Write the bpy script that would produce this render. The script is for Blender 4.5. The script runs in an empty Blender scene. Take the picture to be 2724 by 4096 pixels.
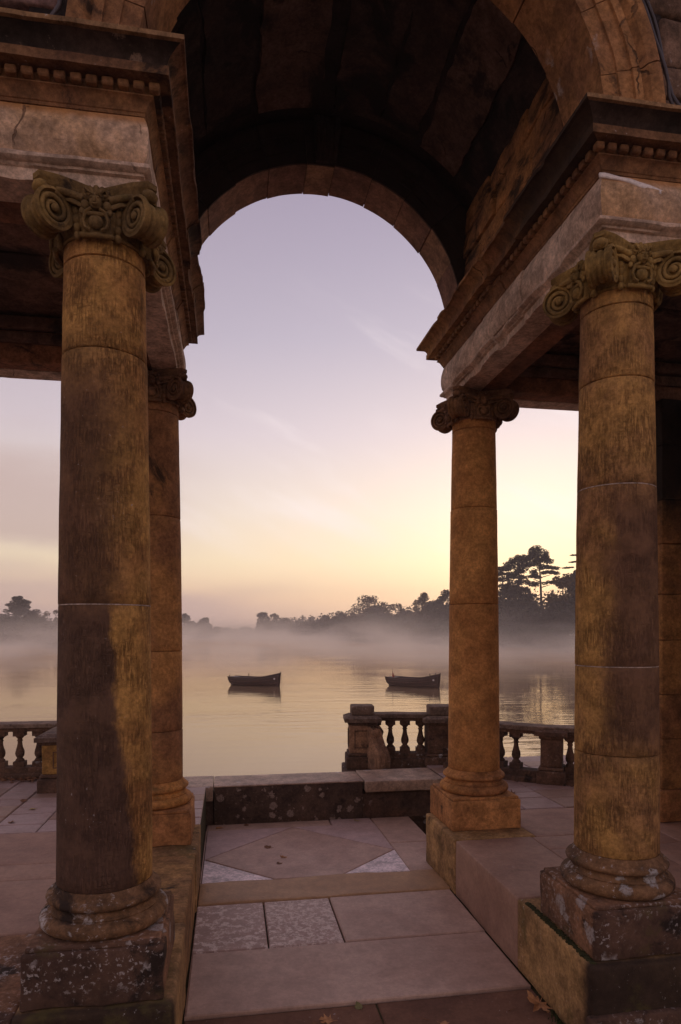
import bpy, bmesh, math, random
from mathutils import Vector, Matrix, noise
C = bpy.context.scene.collection
sc = bpy.context.scene
PI = math.pi
RND = random.Random(7)

# ------------------------------------------------------------------ camera
# world: origin at the lens, +Y along the passage, +X right, Z up
FPX, CXP, HY, VPX = 2660.0, 1362.0, 2520.0, 919.0
YAW = math.atan((CXP - VPX) / FPX)
cam = bpy.data.cameras.new('camera')
cam.sensor_fit = 'VERTICAL'; cam.sensor_height = 36.0
cam.lens = FPX / 4096 * 36
cam.shift_y = (HY - 2048) / 4096
cam.clip_start = 0.05; cam.clip_end = 5000
camo = bpy.data.objects.new('camera', cam); C.objects.link(camo)
camo.rotation_euler = (PI / 2, 0, -YAW)
sc.camera = camo

# ------------------------------------------------------------------ sky
SUN_AZ, SUN_EL = math.radians(26), math.radians(3.0)
w = bpy.data.worlds.new('World'); sc.world = w; w.use_nodes = True
nt = w.node_tree; nt.nodes.clear()
def wn(t, **k):
    n = nt.nodes.new(t)
    for a, b in k.items(): setattr(n, a, b)
    return n
def wl(a, b): nt.links.new(a, b)
def wmath(op, a, b=None, c=None, clamp=False):
    n = wn('ShaderNodeMath', operation=op); n.use_clamp = clamp
    for i, v in enumerate((a, b, c)):
        if v is None: continue
        if isinstance(v, (int, float)): n.inputs[i].default_value = v
        else: wl(v, n.inputs[i])
    return n.outputs[0]
def wmix(fac, a, b):
    n = wn('ShaderNodeMix', data_type='RGBA')
    for s, v in ((n.inputs[0], fac), (n.inputs[6], a), (n.inputs[7], b)):
        if isinstance(v, (int, float)): s.default_value = v
        elif isinstance(v, tuple): s.default_value = (*v, 1)
        else: wl(v, s)
    return n.outputs[2]
def wmap(v, a, b, lo=0.0, hi=1.0):
    n = wn('ShaderNodeMapRange'); n.interpolation_type = 'SMOOTHSTEP'
    wl(v, n.inputs[0])
    for i, x in enumerate((a, b, lo, hi)): n.inputs[i + 1].default_value = x
    return n.outputs[0]
tc = wn('ShaderNodeTexCoord')
sep = wn('ShaderNodeSeparateXYZ'); wl(tc.outputs['Generated'], sep.inputs[0])
zz = sep.outputs[2]
ramp = wn('ShaderNodeValToRGB'); wl(zz, ramp.inputs[0])
stops = [(0.0, (.66, .42, .31)), (.045, (.82, .56, .37)), (.10, (.80, .64, .44)), (.17, (.71, .60, .52)),
         (.28, (.575, .49, .53)), (.40, (.415, .367, .45)), (.56, (.296, .252, .348)), (.8, (.31, .26, .335)), (1.0, (.31, .26, .32))]
cr = ramp.color_ramp
cr.elements[0].position, cr.elements[0].color = stops[0][0], (*stops[0][1], 1)
cr.elements[1].position, cr.elements[1].color = stops[-1][0], (*stops[-1][1], 1)
for p, c in stops[1:-1]:
    e = cr.elements.new(p); e.color = (*c, 1)
# physical dawn sky underneath, thin cloud layer (the ramp) over it
skyn = wn('ShaderNodeTexSky'); skyn.sky_type = 'NISHITA'; skyn.sun_disc = False
skyn.sun_elevation = SUN_EL; skyn.sun_rotation = SUN_AZ; skyn.dust_density = 3.0
sk = wn('ShaderNodeVectorMath', operation='SCALE'); wl(skyn.outputs[0], sk.inputs[0]); sk.inputs[3].default_value = 0.10
col = wmix(0.88, sk.outputs[0], ramp.outputs[0])
# glow towards the hidden sun
sd = (math.sin(SUN_AZ) * math.cos(SUN_EL), math.cos(SUN_AZ) * math.cos(SUN_EL), math.sin(SUN_EL))
dt = wn('ShaderNodeVectorMath', operation='DOT_PRODUCT'); wl(tc.outputs['Generated'], dt.inputs[0]); dt.inputs[1].default_value = sd
g1 = wmath('POWER', wmath('MAXIMUM', dt.outputs['Value'], 0.0), 14.0)
g2 = wmath('POWER', wmath('MAXIMUM', dt.outputs['Value'], 0.0), 60.0)
def wadd(base, fac, colr):
    n = wn('ShaderNodeVectorMath', operation='MULTIPLY_ADD')
    cmb = wn('ShaderNodeCombineXYZ')
    for i in range(3): wl(fac, cmb.inputs[i])
    wl(cmb.outputs[0], n.inputs[0]); n.inputs[1].default_value = colr; wl(base, n.inputs[2])
    return n.outputs[0]
col = wmix(wmap(dt.outputs['Value'], .68, .95, .26, 0.0), col, (.30, .24, .25))
col = wadd(col, g1, (.10, .10, .09))
col = wadd(col, g2, (.09, .075, .03))
# mauve cloud bank low over the far shore, away from the glow
mp = wn('ShaderNodeMapping'); wl(tc.outputs['Generated'], mp.inputs[0]); mp.inputs['Scale'].default_value = (2.2, 2.2, 9.0)
cn = wn('ShaderNodeTexNoise'); wl(mp.outputs[0], cn.inputs[0]); cn.inputs['Scale'].default_value = 1.6; cn.inputs['Detail'].default_value = 4; cn.inputs['Roughness'].default_value = .5
zd = wmath('ADD', zz, wmath('MULTIPLY', wmath('SUBTRACT', cn.outputs[0], .5), .16))
low = wmap(zd, .02, .10, 1.0, 0.0)
awayg = wmap(dt.outputs['Value'], .86, .975, 1.0, 0.0)
col = wmix(wmath('MULTIPLY', wmath('MULTIPLY', low, awayg), .75), col, (.42, .30, .29))
band = wmath('MULTIPLY', wmap(zd, .10, .15), wmap(zd, .19, .27, 1.0, 0.0))
col = wmix(wmath('MULTIPLY', wmath('MULTIPLY', band, wmap(dt.outputs['Value'], .78, .90, 1.0, 0.0)), .7), col, (.40, .29, .27))
# pale high wisps
mp1 = wn('ShaderNodeMapping'); wl(tc.outputs['Generated'], mp1.inputs[0]); mp1.inputs['Rotation'].default_value = (0, -.45, 0)
mp2 = wn('ShaderNodeMapping'); wl(mp1.outputs[0], mp2.inputs[0]); mp2.inputs['Scale'].default_value = (1.3, 1.3, 6.5); mp2.inputs['Location'].default_value = (.35, 0, .2)
wnz = wn('ShaderNodeTexNoise'); wl(mp2.outputs[0], wnz.inputs[0]); wnz.inputs['Scale'].default_value = 1.9; wnz.inputs['Detail'].default_value = 6; wnz.inputs['Roughness'].default_value = .55
wis = wmath('MULTIPLY', wmap(wnz.outputs[0], .48, .70), wmap(zz, .06, .2))
wis = wmath('MULTIPLY', wis, wmap(zz, .35, .5, 1.0, 0.0))
wis = wmath('MULTIPLY', wis, wmap(dt.outputs['Value'], .80, .90))
col = wmix(wmath('MULTIPLY', wis, .55), col, (.80, .71, .70))
bg = wn('ShaderNodeBackground'); wl(col, bg.inputs[0]); bg.inputs[1].default_value = 1.0
wo = wn('ShaderNodeOutputWorld'); wl(bg.outputs[0], wo.inputs[0])

# (the sun is still below the trees: no sun lamp, the glowing dawn sky does all the lighting)
vs = sc.view_settings
sc.display_settings.display_device = 'sRGB'
vs.view_transform = 'Standard'; vs.look = 'None'; vs.exposure = 0.52; vs.gamma = 1.0; vs.use_curve_mapping = False
cy = sc.cycles
cy.use_denoising = True
cy.max_bounces = 8; cy.diffuse_bounces = 4; cy.glossy_bounces = 3; cy.transmission_bounces = 3; cy.volume_bounces = 4
cy.volume_step_rate = 4.0; cy.volume_max_steps = 96
cy.sample_clamp_indirect = 4.0

# ------------------------------------------------------------------ helpers
def pray(u, v):
    x, y = (u - CXP) / FPX, (HY - v) / FPX
    a = YAW
    return Vector((math.sin(a) + math.cos(a) * x, math.cos(a) - math.sin(a) * x, y))
def nz(p, s=1.0, o=0.0): return noise.noise(Vector((p[0] * s + o, p[1] * s - o * .7, p[2] * s + o * .3)))

class MB:
    def __init__(self): self.v = []; self.f = []
    def add(self, vs_, fs_):
        n = len(self.v); self.v += [tuple(v) for v in vs_]; self.f += [tuple(i + n for i in f) for f in fs_]
        return self
    def box(self, x0, x1, y0, y1, z0, z1):
        return self.add([(x0, y0, z0), (x1, y0, z0), (x1, y1, z0), (x0, y1, z0), (x0, y0, z1), (x1, y0, z1), (x1, y1, z1), (x0, y1, z1)],
                        [(0, 3, 2, 1), (4, 5, 6, 7), (0, 1, 5, 4), (1, 2, 6, 5), (2, 3, 7, 6), (3, 0, 4, 7)])
    def tube(self, pts, r, n=8, cap=True):
        pts = [Vector(p) for p in pts]; rs = r if isinstance(r, (list, tuple)) else [r] * len(pts)
        vs_, fs_ = [], []; up = None
        for i, p in enumerate(pts):
            t = (pts[min(i + 1, len(pts) - 1)] - pts[max(i - 1, 0)]).normalized()
            if up is None:
                up = Vector((0, 0, 1)) if abs(t.z) < .9 else Vector((1, 0, 0))
            s = t.cross(up)
            if s.length < 1e-5: s = t.cross(Vector((1, 0.3, 0)))
            s.normalize(); up = s.cross(t).normalized()
            for k in range(n):
                a = 2 * PI * k / n
                vs_.append(p + s * (math.cos(a) * rs[i]) + up * (math.sin(a) * rs[i]))
        for i in range(len(pts) - 1):
            for k in range(n):
                a, b = i * n + k, i * n + (k + 1) % n
                fs_.append((a, b, b + n, a + n))
        if cap:
            fs_.append(tuple(range(n - 1, -1, -1))); m = (len(pts) - 1) * n; fs_.append(tuple(range(m, m + n)))
        return self.add(vs_, fs_)
    def ball(self, c, rad, nu=10, nv=7, rot=None):
        c = Vector(c); rad = rad if isinstance(rad, (tuple, list)) else (rad,) * 3
        vs_ = []
        for j in range(1, nv):
            th = PI * j / nv
            for i in range(nu):
                ph = 2 * PI * i / nu
                vs_.append(Vector((rad[0] * math.sin(th) * math.cos(ph), rad[1] * math.sin(th) * math.sin(ph), rad[2] * math.cos(th))))
        vs_.append(Vector((0, 0, rad[2]))); vs_.append(Vector((0, 0, -rad[2])))
        if rot is not None: vs_ = [rot @ q for q in vs_]
        vs_ = [q + c for q in vs_]; fs_ = []
        for j in range(nv - 2):
            for i in range(nu):
                a, b = j * nu + i, j * nu + (i + 1) % nu
                fs_.append((a, a + nu, b + nu, b))
        t, bt = len(vs_) - 2, len(vs_) - 1
        for i in range(nu):
            fs_.append((t, i, (i + 1) % nu)); m = (nv - 2) * nu
            fs_.append((bt, m + (i + 1) % nu, m + i))
        return self.add(vs_, fs_)
    def lathe(self, prof, n=48, c=(0, 0, 0), amp=0.0, frq=5.0, seed=0.0, axis='z'):
        vs_, fs_ = [], []
        for r, z in prof:
            for k in range(n):
                a = 2 * PI * k / n
                p = Vector((math.cos(a) * r, math.sin(a) * r, z))
                if amp:
                    q = (1 + amp / max(r, .02) * (nz(p, frq, seed) + .5 * nz(p, frq * 3, seed)))
                    p.x *= q; p.y *= q
                if axis == 'y': p = Vector((p.x, p.z, p.y))
                vs_.append(p + Vector(c))
        m = len(prof)
        for j in range(m - 1):
            for k in range(n):
                a, b = j * n + k, j * n + (k + 1) % n
                fs_.append((a, b, b + n, a + n) if axis == 'z' else (a, a + n, b + n, b))
        lo, hi = tuple(range(n - 1, -1, -1)), tuple(range((m - 1) * n, m * n))
        if axis == 'y': lo, hi = lo[::-1], hi[::-1]
        fs_ += [lo, hi]
        return self.add(vs_, fs_)
    def rough(self, x0, x1, y0, y1, z0, z1, bev=.012, step=.12, amp=.006, frq=4.0, seed=0.0, wear=.5):
        """box with worn rounded arrises and uneven faces"""
        def ticks(a, b):
            L = b - a; be = min(bev, L * .3); n = max(1, int((L - 2 * be) / step + .5))
            return [a, a + be * .35] + [a + be + (L - 2 * be) * i / n for i in range(n + 1)] + [b - be * .35, b]
        X, Y, Z = ticks(x0, x1), ticks(y0, y1), ticks(z0, z1)
        nx, ny, nz_ = len(X) - 1, len(Y) - 1, len(Z) - 1
        idx, vs_, fs_ = {}, [], []
        lo = Vector((x0, y0, z0)); hi = Vector((x1, y1, z1))
        def vert(i, j, k):
            key = (i, j, k)
            if key in idx: return idx[key]
            p = Vector((X[i], Y[j], Z[k]))
            wv = bev * (1 + wear * 1.6 * max(0, nz(p, 2.3, seed + 9)) + wear * .5 * nz(p, 9, seed))
            b3 = [min(wv, (hi[a] - lo[a]) * .45) for a in range(3)]
            q = Vector([min(max(p[a], lo[a] + b3[a]), hi[a] - b3[a]) for a in range(3)])
            d = p - q
            if d.length > 1e-9:
                m = sum(1 for a in range(3) if abs(d[a]) > 1e-6)
                dn = d.normalized()
                if m > 1: p = q + dn * min(b3)
                nrm = dn
            else: nrm = Vector((0, 0, 1))
            p = p + nrm * (amp * (nz(p, frq, seed) + .5 * nz(p, frq * 3, seed + 3)))
            idx[key] = len(vs_); vs_.append(p); return idx[key]
        for i in range(nx):
            for j in range(ny):
                fs_.append((vert(i, j, 0), vert(i, j + 1, 0), vert(i + 1, j + 1, 0), vert(i + 1, j, 0)))
                fs_.append((vert(i, j, nz_), vert(i + 1, j, nz_), vert(i + 1, j + 1, nz_), vert(i, j + 1, nz_)))
        for i in range(nx):
            for k in range(nz_):
                fs_.append((vert(i, 0, k), vert(i + 1, 0, k), vert(i + 1, 0, k + 1), vert(i, 0, k + 1)))
                fs_.append((vert(i, ny, k), vert(i, ny, k + 1), vert(i + 1, ny, k + 1), vert(i + 1, ny, k)))
        for j in range(ny):
            for k in range(nz_):
                fs_.append((vert(0, j, k), vert(0, j, k + 1), vert(0, j + 1, k + 1), vert(0, j + 1, k)))
                fs_.append((vert(nx, j, k), vert(nx, j + 1, k), vert(nx, j + 1, k + 1), vert(nx, j, k + 1)))
        return self.add(vs_, fs_)
    def prism(self, poly, z0, z1, bev=.008):
        """upright prism of a CCW plan polygon with a small top chamfer"""
        n = len(poly); c = Vector((sum(p[0] for p in poly) / n, sum(p[1] for p in poly) / n))
        def inset(p):
            d = c - Vector(p); L = d.length
            q = Vector(p) + d * (bev * 1.5 / max(L, .01)); return (q.x, q.y)
        r0 = [(p[0], p[1], z0) for p in poly]; r1 = [(p[0], p[1], z1 - bev) for p in poly]; r2 = [(*inset(p), z1) for p in poly]
        fs_ = [tuple(range(n - 1, -1, -1)), tuple(range(2 * n, 3 * n))]
        for k in range(n):
            b = (k + 1) % n
            fs_ += [(k, b, n + b, n + k), (n + k, n + b, 2 * n + b, 2 * n + k)]
        return self.add(r0 + r1 + r2, fs_)
    def mesh(self, name, mat, smooth=None):
        me = bpy.data.meshes.new(name); me.from_pydata(self.v, [], self.f)
        if mat is not None: me.materials.append(mat)
        if smooth: 
            me.polygons.foreach_set('use_smooth', [True] * len(me.polygons))
            if smooth < 180: me.set_sharp_from_angle(angle=math.radians(smooth))
        me.update(); return me
    def build(self, name, mat, parent=None, smooth=40):
        return link(name, self.mesh(name, mat, smooth), parent)
def link(name, me, parent=None, loc=None, rot=None):
    o = bpy.data.objects.new(name, me); C.objects.link(o)
    if parent is not None: o.parent = parent
    if loc is not None: o.location = loc
    if rot is not None: o.rotation_euler = rot
    return o
def tag(o, label=None, cat=None, group=None, kind=None):
    if label: o['label'] = label
    if cat:
        o['category'] = cat
        if not kind: o['kind'] = 'thing'
    if group: o['group'] = group
    if kind: o['kind'] = kind
    return o
def thing(name, loc, label, cat, group=None, rz=0.0):
    o = link(name, None, None, loc, (0, 0, rz)); return tag(o, label, cat, group)

# ------------------------------------------------------------------ materials
class NT:
    def __init__(self, name):
        self.m = bpy.data.materials.new(name); self.m.use_nodes = True
        self.t = self.m.node_tree; self.t.nodes.clear()
        self.out = self.n('ShaderNodeOutputMaterial')
    def n(self, t, **k):
        x = self.t.nodes.new(t)
        for a, b in k.items(): setattr(x, a, b)
        return x
    def l(self, a, b): self.t.links.new(a, b)
    def put(self, s, v):
        if isinstance(v, (int, float)): s.default_value = v
        elif isinstance(v, tuple): s.default_value = (*v, 1) if len(v) == 3 and s.type == 'RGBA' else v
        else: self.l(v, s)
    def math(self, op, a, b=None, clamp=False):
        x = self.n('ShaderNodeMath', operation=op); x.use_clamp = clamp
        self.put(x.inputs[0], a)
        if b is not None: self.put(x.inputs[1], b)
        return x.outputs[0]
    def mix(self, f, a, b, mode='MIX'):
        x = self.n('ShaderNodeMix', data_type='RGBA', blend_type=mode)
        self.put(x.inputs[0], f); self.put(x.inputs[6], a); self.put(x.inputs[7], b); return x.outputs[2]
    def map(self, v, a, b, lo=0.0, hi=1.0, smooth=True):
        x = self.n('ShaderNodeMapRange')
        if smooth: x.interpolation_type = 'SMOOTHSTEP'
        self.put(x.inputs[0], v)
        for i, q in enumerate((a, b, lo, hi)): self.put(x.inputs[i + 1], q)
        return x.outputs[0]
    def pos(self, scale=(1, 1, 1), rot=(0, 0, 0), loc=(0, 0, 0)):
        if not hasattr(self, 'geo'): self.geo = self.n('ShaderNodeNewGeometry')
        x = self.n('ShaderNodeMapping'); self.l(self.geo.outputs['Position'], x.inputs[0])
        x.inputs['Scale'].default_value = scale; x.inputs['Rotation'].default_value = rot; x.inputs['Location'].default_value = loc
        return x.outputs[0]
    def noise(self, vec, s, d=4, r=.6, dist=0.0):
        x = self.n('ShaderNodeTexNoise'); self.l(vec, x.inputs[0])
        x.inputs['Scale'].default_value = s; x.inputs['Detail'].default_value = d; x.inputs['Roughness'].default_value = r; x.inputs['Distortion'].default_value = dist
        return x.outputs[0]
    def voro(self, vec, s, rnd=1.0):
        x = self.n('ShaderNodeTexVoronoi'); self.l(vec, x.inputs[0]); x.inputs['Scale'].default_value = s; x.inputs['Randomness'].default_value = rnd
        return x

_seed = [0]
def stone(name, c1, c2, dark=(.020, .014, .012), dk=.3, dks=1.6, streak=1.0, lich=0.0, lcol=(.42, .39, .38), lsc=9.0,
          speck=0.0, moss=0.0, tool=0.0, bump=.5, stains_and_shade=(), rough=.93, big=1.1, spec=.2, patch=None, mott=1.0, crack=0.0):
    gr = .26 if mott > .5 else .10
    N = NT(name); _seed[0] += 1; sd_ = _seed[0] * 3.17
    P = N.pos(loc=(sd_, -sd_ * .6, sd_ * .3))
    big_n = N.noise(P, big, 5, .62, .4)
    colr = N.mix(N.map(big_n, .36, .64), c1, c2)
    mid = N.noise(P, 6.5, 8, .72)
    colr = N.mix(1.0, colr, N.map(mid, .28, .72, 1 - .45 * mott, 1 + .4 * mott), 'MULTIPLY')
    colr = N.mix(1.0, colr, N.map(N.noise(P, 34, 5, .75), .32, .68, 1 - gr, 1 + gr), 'MULTIPLY')
    h = N.math('MULTIPLY', mid, .5)
    if tool:
        msk = N.map(N.noise(P, 4.0, 5, .65), .42, .58)
        t1 = N.noise(N.pos((84, 84, 11), (.14, .30, .1)), 1.0, 4, .65, .3)
        t2 = N.noise(N.pos((13, 13, 66), (.1, -.09, 0)), 1.0, 3, .6, .3)
        t1 = N.map(t1, .45, .60); t2 = N.map(t2, .52, .66)
        tl = N.math('MULTIPLY', N.math('MAXIMUM', t1, N.math('MULTIPLY', t2, .55)), N.math('ADD', N.math('MULTIPLY', msk, .8), .15))
        colr = N.mix(N.math('MULTIPLY', tl, .62 * tool), colr, N.mix(1.0, colr, (.32, .26, .27), 'MULTIPLY'))
        h = N.math('SUBTRACT', h, N.math('MULTIPLY', tl, .55 * tool))
    for (nx, ny, nz_, off, soft, wob, zlo, zhi, sc_) in stains_and_shade:  # plane-edged tints: real staining, and shade painted on the far arch
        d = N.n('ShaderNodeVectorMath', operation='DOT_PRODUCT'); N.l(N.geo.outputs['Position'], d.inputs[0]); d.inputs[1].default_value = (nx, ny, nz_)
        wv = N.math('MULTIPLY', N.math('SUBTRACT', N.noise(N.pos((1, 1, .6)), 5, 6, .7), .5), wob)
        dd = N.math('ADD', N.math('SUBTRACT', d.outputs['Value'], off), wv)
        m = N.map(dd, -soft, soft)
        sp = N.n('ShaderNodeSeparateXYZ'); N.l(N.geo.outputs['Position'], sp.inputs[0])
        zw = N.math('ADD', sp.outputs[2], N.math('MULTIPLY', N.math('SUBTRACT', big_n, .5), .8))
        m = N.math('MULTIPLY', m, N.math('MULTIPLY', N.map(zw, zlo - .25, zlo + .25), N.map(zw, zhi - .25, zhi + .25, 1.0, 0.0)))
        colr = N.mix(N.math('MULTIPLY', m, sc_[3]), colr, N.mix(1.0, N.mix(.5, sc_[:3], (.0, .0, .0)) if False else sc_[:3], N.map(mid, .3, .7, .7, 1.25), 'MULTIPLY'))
    if dk:
        D = N.noise(N.pos((1, 1, 1.0 / streak), loc=(sd_ * 2, 1, 3)), dks, 9, .68, .5)
        dm = N.map(D, .70 - .34 * dk, .80 - .30 * dk)
        colr = N.mix(N.math('MULTIPLY', dm, .88), colr, dark)
    pit = N.noise(P, 75, 4, .7)
    pm = N.map(pit, .655, .735)
    colr = N.mix(N.math('MULTIPLY', pm, .32), colr, dark)
    h = N.math('SUBTRACT', h, N.math('MULTIPLY', pm, .35))
    if moss:
        mm = N.map(N.noise(P, 2.2, 6, .7), .66 - .2 * moss, .78 - .2 * moss)
        colr = N.mix(N.math('MULTIPLY', mm, .6), colr, (.105, .082, .026))
    if lich:
        wv = N.n('ShaderNodeVectorMath', operation='ADD'); N.l(P, wv.inputs[0])
        nn = N.n('ShaderNodeTexNoise'); N.l(P, nn.inputs[0]); nn.inputs['Scale'].default_value = 30; nn.inputs['Detail'].default_value = 7; nn.inputs['Roughness'].default_value = .7
        s2 = N.n('ShaderNodeVectorMath', operation='SCALE'); N.l(nn.outputs['Color'], s2.inputs[0]); s2.inputs[3].default_value = .085
        N.l(s2.outputs[0], wv.inputs[1])
        vo = N.voro(wv.outputs[0], lsc)
        keep = N.map(N.noise(P, 2.0, 3, .6), .64 - .25 * lich, .70 - .25 * lich)
        sepc = N.n('ShaderNodeSeparateColor'); N.l(vo.outputs['Color'], sepc.inputs[0])
        rad = N.math('MULTIPLY', sepc.outputs[0], .48)
        blob = N.math('MULTIPLY', N.map(N.math('SUBTRACT', rad, vo.outputs['Distance']), -.02, .05), keep)
        fl = N.map(N.noise(P, 55, 5, .75), .36, .56, .25, .95)
        colr = N.mix(N.math('MULTIPLY', N.math('MULTIPLY', blob, fl), .9), colr, lcol)
        h = N.math('ADD', h, N.math('MULTIPLY', blob, .15))
    if speck:
        sp_ = N.map(N.noise(P, 34, 4, .7), .68 - .12 * speck, .72 - .12 * speck)
        km = N.map(N.noise(P, 3.1, 4, .6), .42, .6)
        colr = N.mix(N.math('MULTIPLY', N.math('MULTIPLY', sp_, km), .8), colr, lcol)
    if patch:                        # pale scoured patches (flaking surface)
        pc, amt, psc = patch
        pn = N.noise(P, psc, 9, .75)
        colr = N.mix(N.math('MULTIPLY', N.map(pn, .60 - .3 * amt, .69 - .3 * amt), N.map(N.noise(P, 60, 4, .7), .3, .55, .35, 1.0)), colr, pc)
    if crack:
        wv2 = N.n('ShaderNodeVectorMath', operation='ADD'); N.l(P, wv2.inputs[0])
        n3 = N.n('ShaderNodeTexNoise'); N.l(P, n3.inputs[0]); n3.inputs['Scale'].default_value = 3.5; n3.inputs['Detail'].default_value = 6
        s3 = N.n('ShaderNodeVectorMath', operation='SCALE'); N.l(n3.outputs['Color'], s3.inputs[0]); s3.inputs[3].default_value = .35
        N.l(s3.outputs[0], wv2.inputs[1])
        ve = N.n('ShaderNodeTexVoronoi', feature='DISTANCE_TO_EDGE'); N.l(wv2.outputs[0], ve.inputs[0]); ve.inputs['Scale'].default_value = 1.5
        ck = N.math('MULTIPLY', N.map(ve.outputs['Distance'], .004, .013, 1.0, 0.0), N.map(N.noise(P, 1.7, 3, .6), .60 - .12 * crack, .68 - .12 * crack))
        colr = N.mix(N.math('MULTIPLY', ck, .75), colr, dark); h = N.math('SUBTRACT', h, N.math('MULTIPLY', ck, .6))
    fine = N.noise(P, 130, 3, .6)
    h = N.math('ADD', h, N.math('MULTIPLY', fine, .14))
    bp = N.n('ShaderNodeBump'); bp.inputs['Strength'].default_value = bump; bp.inputs['Distance'].default_value = .022
    N.l(h, bp.inputs['Height'])
    b = N.n('ShaderNodeBsdfPrincipled'); N.l(colr, b.inputs['Base Color']); b.inputs['Roughness'].default_value = rough
    b.inputs['Specular IOR Level'].default_value = spec
    N.l(bp.outputs[0], b.inputs['Normal']); N.l(b.outputs[0], N.out.inputs[0])
    return N.m
def plain(name, c, rough=.8, spec=.3, var=.3, sc_=8.0, metallic=0.0):
    N = NT(name); P = N.pos()
    colr = N.mix(1.0, c, N.map(N.noise(P, sc_, 5, .65), .25, .75, 1 - var, 1 + var), 'MULTIPLY')
    b = N.n('ShaderNodeBsdfPrincipled'); N.l(colr, b.inputs['Base Color']); b.inputs['Roughness'].default_value = rough
    b.inputs['Specular IOR Level'].default_value = spec; b.inputs['Metallic'].default_value = metallic
    N.l(b.outputs[0], N.out.inputs[0]); return N.m

OCH, OCH2 = (.40, .215, .070), (.27, .125, .050)
BRN, BRN2 = (.22, .105, .060), (.13, .066, .045)
M = {}
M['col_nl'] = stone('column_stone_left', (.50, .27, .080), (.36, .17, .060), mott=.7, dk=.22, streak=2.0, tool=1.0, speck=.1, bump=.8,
                    stains_and_shade=[(-1, .12, -.09, 1.145, .025, .16, -1.9, .25, (.085, .047, .036, .93)),
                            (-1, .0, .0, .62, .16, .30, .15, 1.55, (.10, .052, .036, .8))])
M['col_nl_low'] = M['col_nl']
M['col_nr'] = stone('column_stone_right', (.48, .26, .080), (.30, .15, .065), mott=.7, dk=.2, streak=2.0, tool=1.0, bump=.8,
                    stains_and_shade=[(.9, -.43, 0, .47, .10, .30, -.8, .95, (.13, .066, .042, .88))])
M['col_far'] = stone('column_stone_orange', (.53, .255, .080), (.40, .175, .056), mott=.7, dk=.2, dks=2.2, streak=1.3, bump=.5, tool=.12)
M['col_fl'] = stone('column_stone_far_left', (.45, .215, .072), (.26, .12, .055), mott=.7, dk=.25, dks=2.0, streak=2, bump=.5, tool=.12)
M['base'] = stone('base_stone_mossy', (.22, .115, .055), (.125, .07, .042), dk=.55, dks=3.0, lich=.6, lsc=6.5, speck=.5, moss=.3, bump=.9, patch=((.46, .41, .39), .17, 3.4))
M['base_far'] = stone('base_stone_orange', (.46, .21, .062), (.32, .14, .055), dk=.22, dks=3, moss=.3, bump=.6, speck=.1)
M['plinth_near'] = stone('plinth_stone_black', (.26, .13, .070), (.15, .080, .05), dk=.5, dks=3.2, lich=.55, lsc=6.5, lcol=(.40, .35, .33), speck=.9, moss=.35, bump=1.0, stains_and_shade=[(0, -1, 0, -3.865, .02, .05, -4, 4, (.070, .040, .030, .82))])  # front face coloured darker than the sides
M['plinth_far'] = stone('plinth_stone_orange', (.46, .21, .075), (.32, .14, .055), dk=.3, dks=2.4, moss=.35, bump=.6)
M['capital'] = stone('capital_stone_olive', (.30, .185, .058), (.16, .098, .04), dk=.35, dks=4.5, moss=.35, bump=.8)
M['capital_far'] = stone('capital_stone_brown', (.25, .13, .058), (.14, .07, .042), dk=.3, dks=4.5, bump=.7)
M['frieze'] = stone('frieze_stone_pale', (.54, .37, .26), (.51, .31, .165), dark=(.16, .09, .06), crack=.35, dk=.25, dks=3.4, bump=1.0, streak=.35, big=1.6, stains_and_shade=[(0, 0, 1, 2.90, .03, .05, -4, 9, (.46, .20, .06, .75))])
M['architrave'] = stone('architrave_stone', (.58, .43, .33), (.47, .32, .23), dark=(.09, .06, .05), crack=.35, dk=.25, dks=3, bump=.7)
M['soot'] = stone('cornice_stone_soot', (.055, .034, .026), (.032, .022, .018), dk=.4, dks=3.0, bump=.9, lich=.3, lsc=6, lcol=(.26, .17, .12), speck=.3)  # sooty stone plus the shade of the down-turned moulding, put into the colour
M['lip'] = stone('cornice_lip_mossy', (.27, .155, .075), (.17, .10, .055), dk=.3, dks=5, bump=.9, speck=.3, lich=.3)
M['cornice'] = stone('cornice_stone_brown', (.24, .125, .060), (.14, .070, .042), dk=.45, dks=2.2, bump=.8, speck=.15)
M['cornice_gold'] = stone('cornice_stone_gold', (.36, .185, .065), (.22, .10, .045), crack=.35, dk=.45, dks=2.4, bump=1.0, stains_and_shade=[(0, -1, 0, -5.05, .35, .9, 2.5, 9, (.030, .020, .016, .9))])
M['bed'] = stone('moulding_stone_ochre', (.27, .14, .060), (.19, .09, .045), dk=.3, dks=2.6, bump=.6)
M['soffit'] = stone('soffit_stone_rust', (.25, .105, .050), (.15, .07, .042), crack=.35, dk=.38, dks=2.4, bump=.9, streak=.4)
M['ceiling'] = stone('ceiling_stone_sooty', (.17, .09, .06), (.085, .05, .038), dk=.55, dks=1.6, bump=1.0)  # dark blotched base colour
M['arch'] = stone('arch_stone_umber', (.26, .135, .085), (.18, .092, .064), dk=.22, dks=1.8, bump=.6, stains_and_shade=[(0, -1, 0, -6.712, .006, .01, -4, 9, (.022, .014, .012, .96))])  # inner face turned from the lake: its shade is painted in black
M['arch_near'] = stone('arch_stone_ochre', (.34, .165, .065), (.22, .105, .052), crack=.35, dk=.4, dks=2.2, lich=.55, lsc=4.2, lcol=(.42, .34, .30), bump=.8, moss=.2)
M['arch_tan'] = stone('arch_stone_tan', (.32, .18, .10), (.24, .13, .08), dk=.15, dks=1.8, bump=.6, stains_and_shade=[(0, -1, 0, -6.712, .006, .01, -4, 9, (.022, .014, .012, .96))])  # same painted shade on the inner face as the umber stone
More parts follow.
